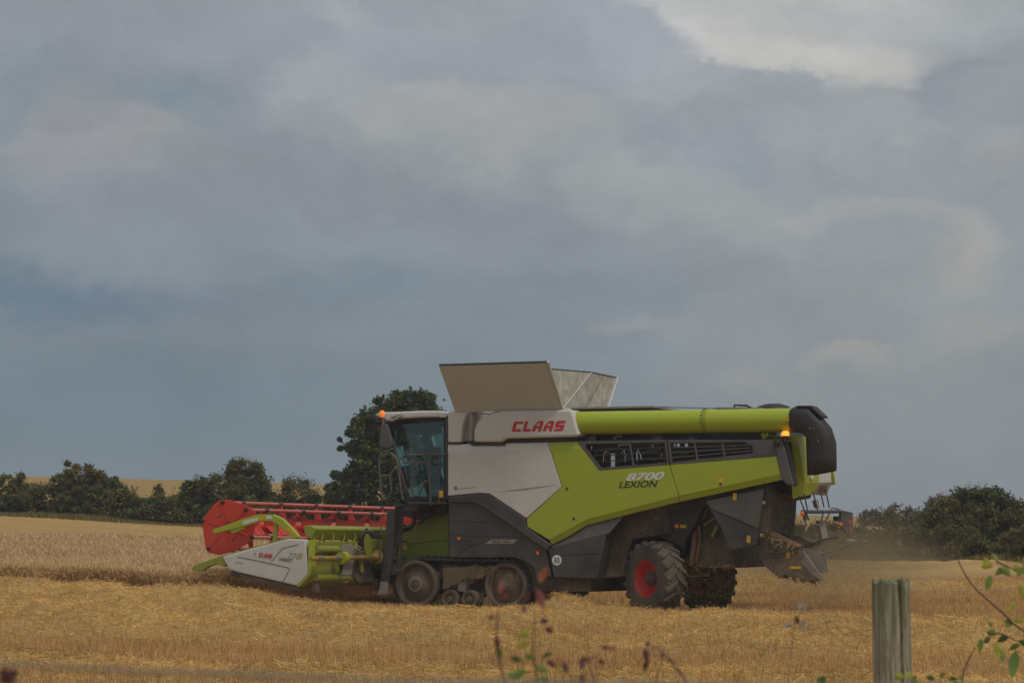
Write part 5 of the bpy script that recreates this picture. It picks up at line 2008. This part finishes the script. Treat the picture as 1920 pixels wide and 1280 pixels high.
# left hedge line on the field edge
hedge('hedge', 'low ragged dark green hedge along the field edge left of the combine', -60, 640, 101, 98.5, 1.1, 110000)
hedge('hedge', 'tangled hedge behind the red reel and under the round tree', 560, 1000, 98.5, 98, 2.3, 62000, hv=.25, pal=np.concatenate([PAL_HEDGE, PAL_BROWN]))
bush('hawthorn_bush', 'tall dark bush with uneven top, second from the left edge', 142, 100.2, 2.3, 2.35, 24000, .065)
bush('hawthorn_bush', 'squat bush joined to the right side of the tall dark left bush', 208, 100.0, 1.9, 1.85, 17000, .065)
bush('hawthorn_bush', 'small rounded bush at the left edge of the picture', 36, 100.6, 1.5, 1.75, 12000, .065)
bush('hawthorn_bush', 'tiny shrub alone against the golden far field', 300, 99.8, .7, 1.65, 4500, .065, twig=20)
bush('hawthorn_bush', 'smaller paler bush leaning on the widest dark bush', 372, 99.6, 1.5, 2.05, 14000, .065, pal=np.concatenate([PAL_HEDGE, PAL_TREE]))
bush('hawthorn_bush', 'widest dark bush with spiky shoots, above the red reel', 458, 99.3, 3.0, 2.75, 38000, .065, twig=300)


# the round tree behind the cab
def build_tree():
    d = 97.0
    x = (740 - 960) / F * d
    z = float(hground(np.array([x]), np.array([d]))[0]) - .1
    root = empty('sycamore_tree', (x, d, z))
    tag(root, 'rounded dark green broadleaf tree standing behind the cab', 'tree')
    s = d / F

    def P(px, py, off=0.0):
        w = W(px, py, d)
        return ((w.x - x), off, w.z - z)
    lobes = [(P(765, 775), (1.25, 1.2, .75)), (P(720, 790), (1.1, 1.1, .8)), (P(795, 785), (.75, 1.0, .8)), (P(690, 815), (.85, 1.0, .75)), (P(735, 830), (1.3, 1.3, .95)), (P(700, 860), (1.05, 1.1, .8)), (P(760, 870), (1.2, 1.3, .9)),
             (P(672, 880), (.65, .8, .55)), (P(720, 915), (1.2, 1.1, .7)), (P(668, 915), (.7, .9, .6)), (P(655, 842), (.34, .4, .22)), (P(630, 822), (.20, .25, .14)), (P(810, 770), (.42, .6, .5)), (P(775, 748), (.85, .8, .28)), (P(735, 752), (.7, .7, .28)),
             (P(663, 862), (.35, .4, .25)), (P(780, 920), (1.1, 1.0, .8)), (P(648, 905), (.7, .8, .6)), (P(640, 835), (.26, .3, .16)), (P(668, 840), (.4, .5, .3)), (P(652, 872), (.45, .5, .28)), (P(640, 930), (.7, .8, .5))]
    v, c = leaf_cloud(lobes, 30000, .105, shell=.5, pal=PAL_TREE, clumps=300, up=.6)
    fo = mesh_np('crown', v, 4, M['leaf'], c)
    fo.parent = root
    top = P(740, 780)
    paths = [([Vector((0, 0, 0)), Vector((.05, 0, 1.2)), Vector((0, 0, 2.6)), Vector((.1, 0, 4.6))], [.2, .17, .13, .04])]
    for px, py in ((765, 785), (700, 805), (795, 795), (660, 845), (632, 823), (672, 880), (700, 860), (765, 870), (720, 760), (680, 910)):
        e = Vector(P(px, py))
        b = Vector((0, 0, min(2.8, max(.8, e.z * .55))))
        mid = b.lerp(e, .5) + Vector((0, RNG.uniform(-.3, .3), .15))
        paths.append(([b, mid, e], [.09, .05, .015]))
    limb_mesh(paths, 'trunk', root)


build_tree()
# right side
hedge('hedge', 'tangled grey green hedge behind the rear of the combine', 1480, 1790, 86, 80, 1.25, 46000, pal=np.concatenate([PAL_HEDGE, PAL_BROWN, PAL_BROWN]), size=.058, depth=1.6, hv=.25)
hedge('hedge', 'low undergrowth at the foot of the large windswept bush', 1770, 2010, 80, 75, .95, 34000, pal=np.concatenate([PAL_HEDGE, PAL_HEDGE, PAL_BROWN]), size=.058, depth=1.6, hv=.3)
lob = [((-.5, 0, 1.5), (1.0, .9, .7)), ((.3, 0, 1.9), (1.0, .9, .55)), ((1.0, 0, 1.5), (.9, .9, .6)), ((0, 0, 1.0), (1.5, 1.0, .8)), ((1.5, 0, 1.0), (.8, .8, .7)), ((-.9, 0, .9), (.7, .8, .6)), ((.2, 0, .5), (1.6, 1.0, .6))]
bush('hawthorn_bush', 'large windswept dark bush at the right of the picture', 1815, 80.5, 3.0, 2.3, 44000, .06, pal=np.concatenate([PAL_HEDGE, PAL_BROWN[:3]]), lobes=lob, twig=120, clumps=200)
bush('hawthorn_bush', 'dark bush cut off by the right edge of the picture', 1925, 88, 2.4, 1.8, 16000, .07)
lob = [((-1.2, 0, .7), (1.5, 1, .7)), ((.3, 0, .8), (1.5, 1, .75)), ((1.8, 0, .8), (1.5, 1, .8)), ((3.2, 0, 1.1), (1.4, 1, 1.1)), ((4.6, 0, 1.1), (1.5, 1, 1.0)), ((6.5, 0, .9), (1.6, 1, 1.0)), ((2.6, 0, .4), (4.5, 1, .5))]
bush('far_hedge', 'distant olive hedge on the skyline behind the windswept bush', 1680, 165, 5.0, 2.2, 26000, .09, pal=PAL_BROWN * 1.25, lobes=lob, cat='hedge', twig=60, clumps=260)


def build_verge():
    # rank pale grass along the field edge, in front of the hedges
    n = 60000
    t = RNG.uniform(0, 1, n)
    left = RNG.uniform(0, 1, n) < .62
    px = np.where(left, -60 + 1000 * t, 1480 + 540 * t)
    d = np.where(left, 100 - .0028 * (px + 60) + RNG.normal(-0.7, .35, n), np.interp(px, [1480, 1790, 2010], [86, 79.6, 74.6]) + RNG.normal(-0.9, .4, n))
    x = (px - 960) / F * d
    z = hground(x, d) - .02
    base = np.stack([x, d, z], -1)
    g = np.stack([RNG.normal(0, .3, n), RNG.normal(0, .3, n), np.ones(n)], -1)
    g /= np.linalg.norm(g, axis=1, keepdims=True)
    hgt = RNG.uniform(.04, .24, n) * (.4 + .9 * vnoise(x * .6, d * 0 + 1.5, 77))
    v = ribbons(base, g, hgt, RNG.uniform(.012, .03, n), .3)
    pal = np.array([[.30, .22, .085], [.17, .155, .055], [.11, .12, .04], [.42, .29, .11], [.18, .14, .055]])
    o = mesh_np('grass_verge', v, 4, M['leaf'], pick(pal, n), 'stuff')
    o['label'] = 'rank half dry grass along the foot of the hedges'
    o['category'] = 'grass'


build_verge()


# ================================================================== near things
def make_wood():
    m = Mat('weathered_post_wood')
    ob = m.tc.outputs['Object']
    g1 = m.noise(95, 6, 0.7, vec=ob, stretch=(1, 1, .035))
    g2 = m.noise(38, 5, 0.65, vec=ob, stretch=(1, 1, .16))
    sp_ = m.n('ShaderNodeSeparateXYZ')
    m.l(ob, sp_.inputs[0])
    c1 = m.mix(m.mr(g1, .35, .68), (0.15, 0.135, 0.085), (0.60, 0.55, 0.42))
    c2 = m.mix(m.mr(g2, .52, .66, 0, .8), c1, (0.17, 0.11, 0.075))
    moss = m.mul(m.mr(sp_.outputs['Z'], 1.22, 1.42), m.mr(g2, .3, .6, .3, 1.0))
    c3 = m.mix(m.mul(moss, .7), c2, (0.11, 0.13, 0.05))
    m.col(c3)
    m.set(rough=.95, spec=.15)
    m.bump(g1, .9, .01)
    return m.m


def build_post():
    d = 7.3
    top = W(1668, 1091, d)
    r = 35 * d / F
    base = Vector((top.x + .012, d, -0.35))
    seg, rows_ = 72, 46
    H = top.z - base.z
    crack = math.radians(-68)       # faces the camera, a little right of the middle
    vs, fs = [], []
    for j in range(rows_ + 1):
        t = j / rows_
        tz = t if j < rows_ else 1.0
        for k in range(seg):
            a = 2 * math.pi * k / seg
            rr = r * (1.06 - .05 * t) * (1 + .02 * math.sin(3 * a + 1.3) + .012 * math.sin(7 * a + t * 3))
            da = (a - crack - .05 * math.sin(t * 9) - .1 * (1 - t) + math.pi) % (2 * math.pi) - math.pi
            rr -= .030 * math.exp(-(da / .06) ** 2) * (.35 + .65 * t)
            zz = H * tz
            if j == rows_:
                zz += .004 * math.sin(5 * a) + .003 * math.sin(11 * a + 1)
            vs.append((rr * math.cos(a) - .010 * t, rr * math.sin(a), zz))
    for j in range(rows_):
        for k in range(seg):
            k2 = (k + 1) % seg
            fs.append((j * seg + k, j * seg + k2, (j + 1) * seg + k2, (j + 1) * seg + k))
    c = len(vs)
    for k in range(seg):
        x_, y_, z_ = vs[rows_ * seg + k]
        vs.append((x_ * .9, y_ * .9, z_ + .004))
    for k in range(seg):
        k2 = (k + 1) % seg
        fs.append((rows_ * seg + k, rows_ * seg + k2, c + k2, c + k))
    fs.append(tuple(c + k for k in range(seg)))
    mb = MB()
    mb.add(vs, fs)
    o = mb.build('fence_post', make_wood(), smooth=50)
    o.location = base
    tag(o, 'round weathered wooden fence post with a split, bottom right', 'fence post')
    # moss fuzz and chips on the cut top
    tuftm = MB()
    for k in range(46):
        a = random.uniform(0, 2 * math.pi)
        q = Vector((math.cos(a) * r * random.uniform(.6, 1) - .01, math.sin(a) * r * random.uniform(.6, 1), H))
        e = q + Vector((random.gauss(0, .004), random.gauss(0, .004), random.uniform(.004, .014)))
        s = Vector((.0012, 0, 0))
        tuftm.add([q - s, q + s, e + s * .3, e - s * .3], [(0, 1, 2, 3)])
    mo = tuftm.build('moss', plain('moss', (.10, .12, .05), .9), o)


build_post()

M['plant'] = attr_mat('near_plant_leaves', 0.55, trans=0.3, spec=0.35)
M['stem_red'] = plain('red_brown_stem', (.12, .06, .045), .6)
M['stem_green'] = plain('green_stem', (.12, .13, .05), .6)
M['stem_dry'] = plain('dry_stem', (.20, .14, .08), .8)


def leaf_obj(parent, c, direc, ln, w, colr, droop=.3, name='leaf'):
    """a bent, pointed leaf with a fold along the midrib"""
    d = Vector(direc).normalized()
    s = d.cross(Vector((0, 1, 0.25)))
    if s.length < .1:
        s = Vector((0, 0, 1))
    s.normalize()
    n_ = s.cross(d)
    prof_ = [(0, .05), (.2, .65), (.45, 1.0), (.7, .75), (.9, .3), (1, .02)]
    vs, fs = [], []
    for t, ww in prof_:
        p = d * (ln * t) + Vector((0, 0, -droop * ln * t * t))
        vs += [p - s * (w / 2 * ww) + n_ * (.12 * w * ww), p, p + s * (w / 2 * ww) + n_ * (.12 * w * ww)]
    for i in range(len(prof_) - 1):
        a = i * 3
        fs += [(a, a + 1, a + 4, a + 3), (a + 1, a + 2, a + 5, a + 4)]
    me = bpy.data.meshes.new(name)
    me.from_pydata([Vector(c) + v for v in vs], [], fs)
    at = me.color_attributes.new('tint', 'FLOAT_COLOR', 'POINT')
    for i in range(len(vs)):
        f = .85 + .3 * random.random()
        at.data[i].color = (colr[0] * f, colr[1] * f, colr[2] * f, 1)
    me.materials.append(M['plant'])
    o = bpy.data.objects.new(name, me)
    COL.objects.link(o)
    o.parent = parent
    return o


def plant(name, label, d, stems, leaves, mat, cat='plant', r=.0013, base=None):
    b = W(stems[0][-1][0], stems[0][-1][1], d)
    gx, gz = b.x, -0.10
    root = empty(name, (gx, d, gz))
    tag(root, label, cat)

    def loc(px, py, dd=0.0):
        w = W(px, py, d + dd)
        return w - Vector((gx, d, gz))
    for st_ in stems:
        pts = [loc(*p) for p in st_]
        sm = []
        for i in range(len(pts) - 1):
            p0, p1, p2, p3 = pts[max(i - 1, 0)], pts[i], pts[i + 1], pts[min(i + 2, len(pts) - 1)]
            for t in (0, .33, .66):
                sm.append(.5 * ((2 * p1) + (p2 - p0) * t + (2 * p0 - 5 * p1 + 4 * p2 - p3) * t * t + (3 * p1 - p0 - 3 * p2 + p3) * t ** 3))
        sm.append(pts[-1])
        if len(st_) > 2 and st_[-1][1] > 1279:
            sm += [pts[-1].lerp(Vector((pts[-1].x * .7, pts[-1].y, 0)), t) for t in (.3, .65, 1.0)]
        MB().tube(sm, [r * (.6 + 1.0 * i / len(sm)) for i in range(len(sm))], 6).build('stem', M[mat], root, smooth=60)
    for (px, py, ang, lnpx, wpx, colr) in leaves:
        k = d / F
        c = loc(px, py, random.uniform(-.02, .02))
        a = math.radians(ang)
        leaf_obj(root, c, (math.cos(a), random.uniform(-.3, .3), math.sin(a)), lnpx * k, wpx * k, colr, random.uniform(.05, .3))
    return root


RED, DRED, ORG, PUR = (.26, .095, .08), (.15, .06, .06), (.40, .15, .075), (.16, .075, .10)
GRN, YGR, LGR, DGR = (.17, .25, .06), (.42, .42, .07), (.27, .34, .10), (.085, .14, .045)
plant('red_leaved_weed', 'blurred weed with red and purple leaves in front of the rear track wheel', 3.3,
      [[(1004, 1150), (1001, 1180), (1000, 1220), (1006, 1270), (1008, 1300)], [(938, 1110), (933, 1150), (931, 1190), (933, 1225), (950, 1290)]],
      [(1012, 1092, 70, 30, 16, ORG), (1020, 1078, 80, 22, 12, ORG), (1004, 1102, -60, 34, 18, RED), (1012, 1118, 10, 24, 16, DRED), (936, 1112, 75, 34, 13, RED), (942, 1122, 40, 18, 10, RED), (986, 1130, 80, 24, 11, DRED), (984, 1150, 100, 22, 9, PUR),
       (1014, 1168, 40, 18, 15, PUR), (1022, 1176, -30, 18, 13, DRED), (994, 1190, 160, 24, 20, YGR), (990, 1204, 200, 22, 14, YGR), (931, 1190, -85, 30, 11, DRED), (934, 1212, -80, 22, 12, DGR), (928, 1158, 170, 14, 9, PUR),
       (1000, 1236, 140, 22, 14, GRN), (988, 1256, 200, 34, 18, GRN), (1004, 1248, -20, 26, 16, LGR), (1016, 1232, 30, 24, 10, DGR), (1024, 1240, -10, 20, 12, PUR), (978, 1240, 150, 26, 12, DGR), (968, 1262, 190, 20, 14, LGR), (1010, 1272, 10, 22, 14, GRN)],
      'stem_red')
plant('seeding_dock', 'blurred reddish weed bending right at the bottom middle', 3.4,
      [[(1212, 1224), (1226, 1213), (1240, 1220), (1262, 1245), (1292, 1284)], [(1124, 1222), (1120, 1228), (1104, 1236), (1110, 1260), (1118, 1290)]],
      [(1208, 1214, -75, 30, 12, DRED), (1212, 1238, -100, 20, 10, (.04, .03, .05)), (1214, 1212, 80, 14, 9, (.05, .03, .05)), (1126, 1214, 10, 22, 9, RED), (1140, 1216, 20, 16, 7, RED), (1104, 1232, 200, 22, 12, DRED), (1100, 1240, 120, 16, 10, RED), (1122, 1236, -30, 14, 10, DRED), (1090, 1256, 80, 22, 11, PUR),
       (1088, 1264, -60, 18, 12, DRED), (1250, 1232, -30, 18, 7, PUR), (1266, 1250, -40, 20, 7, DRED), (1240, 1222, -80, 14, 6, PUR), (1062, 1262, 100, 26, 12, (.12, .10, .07))],
      'stem_red')
plant('thistle', 'thin dry weed with grey seed tufts left of the fence post', 5.5,
      [[(1492, 1152), (1489, 1165), (1487, 1190), (1482, 1230), (1477, 1290)], [(1505, 1136), (1500, 1150), (1489, 1166)]],
      [(1503, 1130, -60, 18, 8, (.42, .37, .33)), (1498, 1140, 70, 14, 8, (.38, .33, .29)), (1508, 1160, -110, 20, 8, (.40, .35, .32)), (1492, 1154, -70, 15, 10, (.07, .05, .04)), (1480, 1166, 230, 14, 9, (.40, .36, .34)), (1512, 1172, -50, 12, 7, (.36, .32, .28)), (1486, 1174, 160, 12, 6, (.3, .26, .2))],
      'stem_dry', r=.0010)
plant('bramble', 'long thorny bramble shoot with yellow green leaves at the right edge', 6.6,
      [[(1788, 1008), (1792, 1030), (1800, 1058), (1822, 1095), (1850, 1122), (1880, 1148), (1905, 1172), (1950, 1200)], [(1940, 1085), (1915, 1072), (1890, 1062), (1868, 1052)], [(1945, 1215), (1905, 1200), (1880, 1188), (1858, 1186)], [(1830, 1212), (1818, 1232), (1806, 1262), (1802, 1300)]],
      [(1862, 1062, 160, 26, 18, YGR), (1850, 1058, 100, 16, 12, YGR), (1876, 1062, -40, 24, 16, LGR), (1872, 1052, 120, 26, 9, (.30, .30, .12)), (1884, 1066, 200, 20, 14, GRN), (1858, 1078, -110, 26, 15, GRN), (1896, 1066, 10, 22, 16, YGR), (1908, 1080, 60, 26, 16, LGR), (1912, 1096, -60, 26, 20, YGR), (1920, 1060, 80, 26, 14, YGR),
       (1906, 1128, 220, 24, 12, YGR), (1918, 1122, 30, 20, 12, GRN), (1920, 1165, 160, 22, 12, YGR),
       (1888, 1176, 70, 24, 17, GRN), (1892, 1192, 200, 24, 14, DGR), (1868, 1190, 150, 22, 14, GRN), (1858, 1194, 210, 18, 12, DGR), (1840, 1196, -100, 24, 12, GRN), (1868, 1204, -80, 26, 15, YGR), (1874, 1214, -70, 22, 12, LGR), (1910, 1200, -20, 30, 14, DGR), (1914, 1208, 190, 24, 12, GRN), (1906, 1218, -105, 48, 22, GRN), (1860, 1176, 110, 14, 9, LGR)],
      'stem_red', cat='bramble', r=.0022)
plant('nettle', 'yellow green leaves at the foot of the fence post', 5.5,
      [[(1694, 1268), (1696, 1280), (1697, 1300)]],
      [(1694, 1272, 150, 22, 18, YGR), (1700, 1270, 60, 18, 14, YGR), (1706, 1276, 0, 18, 12, GRN), (1686, 1282, 200, 20, 14, YGR), (1712, 1272, 50, 10, 8, GRN)], 'stem_green')
plant('nettle', 'dark green leaf tips at the bottom edge right of the fence post', 5.0,
      [[(1760, 1270), (1764, 1285), (1768, 1300)]],
      [(1752, 1274, 150, 18, 12, DGR), (1764, 1272, 70, 16, 10, GRN), (1778, 1274, 20, 20, 10, DGR), (1796, 1272, 30, 16, 8, GRN), (1742, 1282, 190, 20, 12, GRN), (1786, 1280, 0, 16, 10, DGR)], 'stem_green')
plant('nettle', 'single green leaf at the bottom edge left of the fence post', 4.6,
      [[(1540, 1268), (1540, 1280), (1541, 1300)]],
      [(1534, 1268, -60, 20, 14, GRN), (1542, 1266, -80, 18, 12, DGR)], 'stem_green')
plant('red_leaved_weed', 'dark blurred leaves in the bottom left corner', 2.3,
      [[(12, 1252), (16, 1270), (20, 1300)]],
      [(6, 1256, -40, 30, 16, DRED), (-6, 1262, 10, 34, 18, DRED), (14, 1268, 30, 26, 16, (.10, .05, .03)), (-4, 1278, 20, 40, 22, (.12, .06, .035)), (28, 1280, 120, 24, 14, DGR)], 'stem_red')


def build_wire():
    pts = []
    for px, py, dd in ((-3200, 1130, 2.2), (-1500, 1195, 1.9), (-300, 1230, 1.7), (0, 1244, 1.65), (250, 1256, 1.6), (520, 1268, 1.6), (800, 1276, 1.6), (1100, 1281, 1.6), (1500, 1287, 1.6), (2200, 1285, 1.6), (3400, 1260, 1.7)):
        pts.append(W(px, py, dd))
    o = MB().tube(pts, .0013, 8).build('fence_wire', paint('galvanised_wire', (.20, .185, .16), .3, .6), smooth=60)
    tag(o, 'blurred strand of fence wire sagging along the bottom edge', 'wire')


build_wire()


def build_dust():
    # chaff blown out behind the machine: many tiny flecks in the air
    n = 9000
    t = RNG.uniform(0, 1, n)
    xl = 4.4 + 2.4 * t ** .8 + RNG.normal(0, .25, n)
    yl = 1.6 + RNG.normal(0, .8, n)
    z = 1.15 - .5 * t + RNG.normal(0, .38, n)
    m = n // 3
    xl[:m] = 3.3 + RNG.normal(0, .45, m)
    yl[:m] = 1.3 + RNG.normal(0, .7, m)
    z[:m] = .55 + RNG.normal(0, .3, m)
    z = np.abs(z) + .05
    p = np.stack([OX + CT * xl + ST * yl, OY - ST * xl + CT * yl, z], -1)
    d = RNG.normal(0, 1, (n, 3))
    d /= np.linalg.norm(d, axis=1, keepdims=True)
    v = ribbons(p, d, RNG.uniform(.008, .035, n), RNG.uniform(.004, .009, n), .8)
    o = mesh_np('blown_chaff', v, 4, M['straw'], pick(PAL_STRAW, n), 'stuff')
    o['label'] = 'flecks of chaff blowing out behind the combine'
    o['category'] = 'chaff'


build_dust()


def build_dust_cloud():
    """thin dust hanging where the straw leaves the machine"""
    bm = bmesh.new()
    bmesh.ops.create_icosphere(bm, subdivisions=3, radius=1.0)
    me = bpy.data.meshes.new('dust_cloud')
    bm.to_mesh(me)
    bm.free()
    o = bpy.data.objects.new('dust_cloud', me)
    COL.objects.link(o)
    lx, ly = 5.6, 2.6
    o.location = (OX + CT * lx + ST * ly, OY - ST * lx + CT * ly, 1.0)
    o.scale = (3.0, 2.6, 1.15)
    o.rotation_euler = (0, 0, -TH)
    m = bpy.data.materials.new('dust_in_air')
    m.use_nodes = True
    t = m.node_tree
    t.nodes.clear()
    out = t.nodes.new('ShaderNodeOutputMaterial')
    pv = t.nodes.new('ShaderNodeVolumePrincipled')
    pv.inputs['Color'].default_value = (.62, .47, .28, 1)
    tc = t.nodes.new('ShaderNodeTexCoord')
    ln = t.nodes.new('ShaderNodeVectorMath')
    ln.operation = 'LENGTH'
    t.links.new(tc.outputs['Object'], ln.inputs[0])
    mr = t.nodes.new('ShaderNodeMapRange')
    mr.interpolation_type = 'SMOOTHSTEP'
    mr.inputs[1].default_value = 1.0
    mr.inputs[2].default_value = .1
    mr.inputs[3].default_value = 0
    mr.inputs[4].default_value = .8
    t.links.new(ln.outputs['Value'], mr.inputs[0])
    nz = t.nodes.new('ShaderNodeTexNoise')
    nz.inputs['Scale'].default_value = 2.2
    nz.inputs['Detail'].default_value = 3
    t.links.new(tc.outputs['Object'], nz.inputs['Vector'])
    mu = t.nodes.new('ShaderNodeMath')
    mu.operation = 'MULTIPLY'
    t.links.new(mr.outputs[0], mu.inputs[0])
    t.links.new(nz.outputs['Fac'], mu.inputs[1])
    t.links.new(mu.outputs[0], pv.inputs['Density'])
    t.links.new(pv.outputs[0], out.inputs['Volume'])
    me.materials.append(m)
    o['kind'] = 'stuff'
    o['label'] = 'thin brown dust hanging behind the rear of the combine'
    o['category'] = 'dust'


build_dust_cloud()
SC.cycles.volume_step_rate = 4.0
SC.cycles.volume_max_steps = 64


def build_haze():
    mb = MB().box(-1900, 1900, -80, 950, -3.2, 12.0)
    m = bpy.data.materials.new('pale_haze')
    m.use_nodes = True
    t = m.node_tree
    t.nodes.clear()
    out = t.nodes.new('ShaderNodeOutputMaterial')
    pv = t.nodes.new('ShaderNodeVolumePrincipled')
    pv.inputs['Color'].default_value = (.86, .88, .90, 1)
    pv.inputs['Density'].default_value = 0.0006
    t.links.new(pv.outputs[0], out.inputs['Volume'])
    o = mb.build('haze', m)
    o['kind'] = 'stuff'


build_haze()
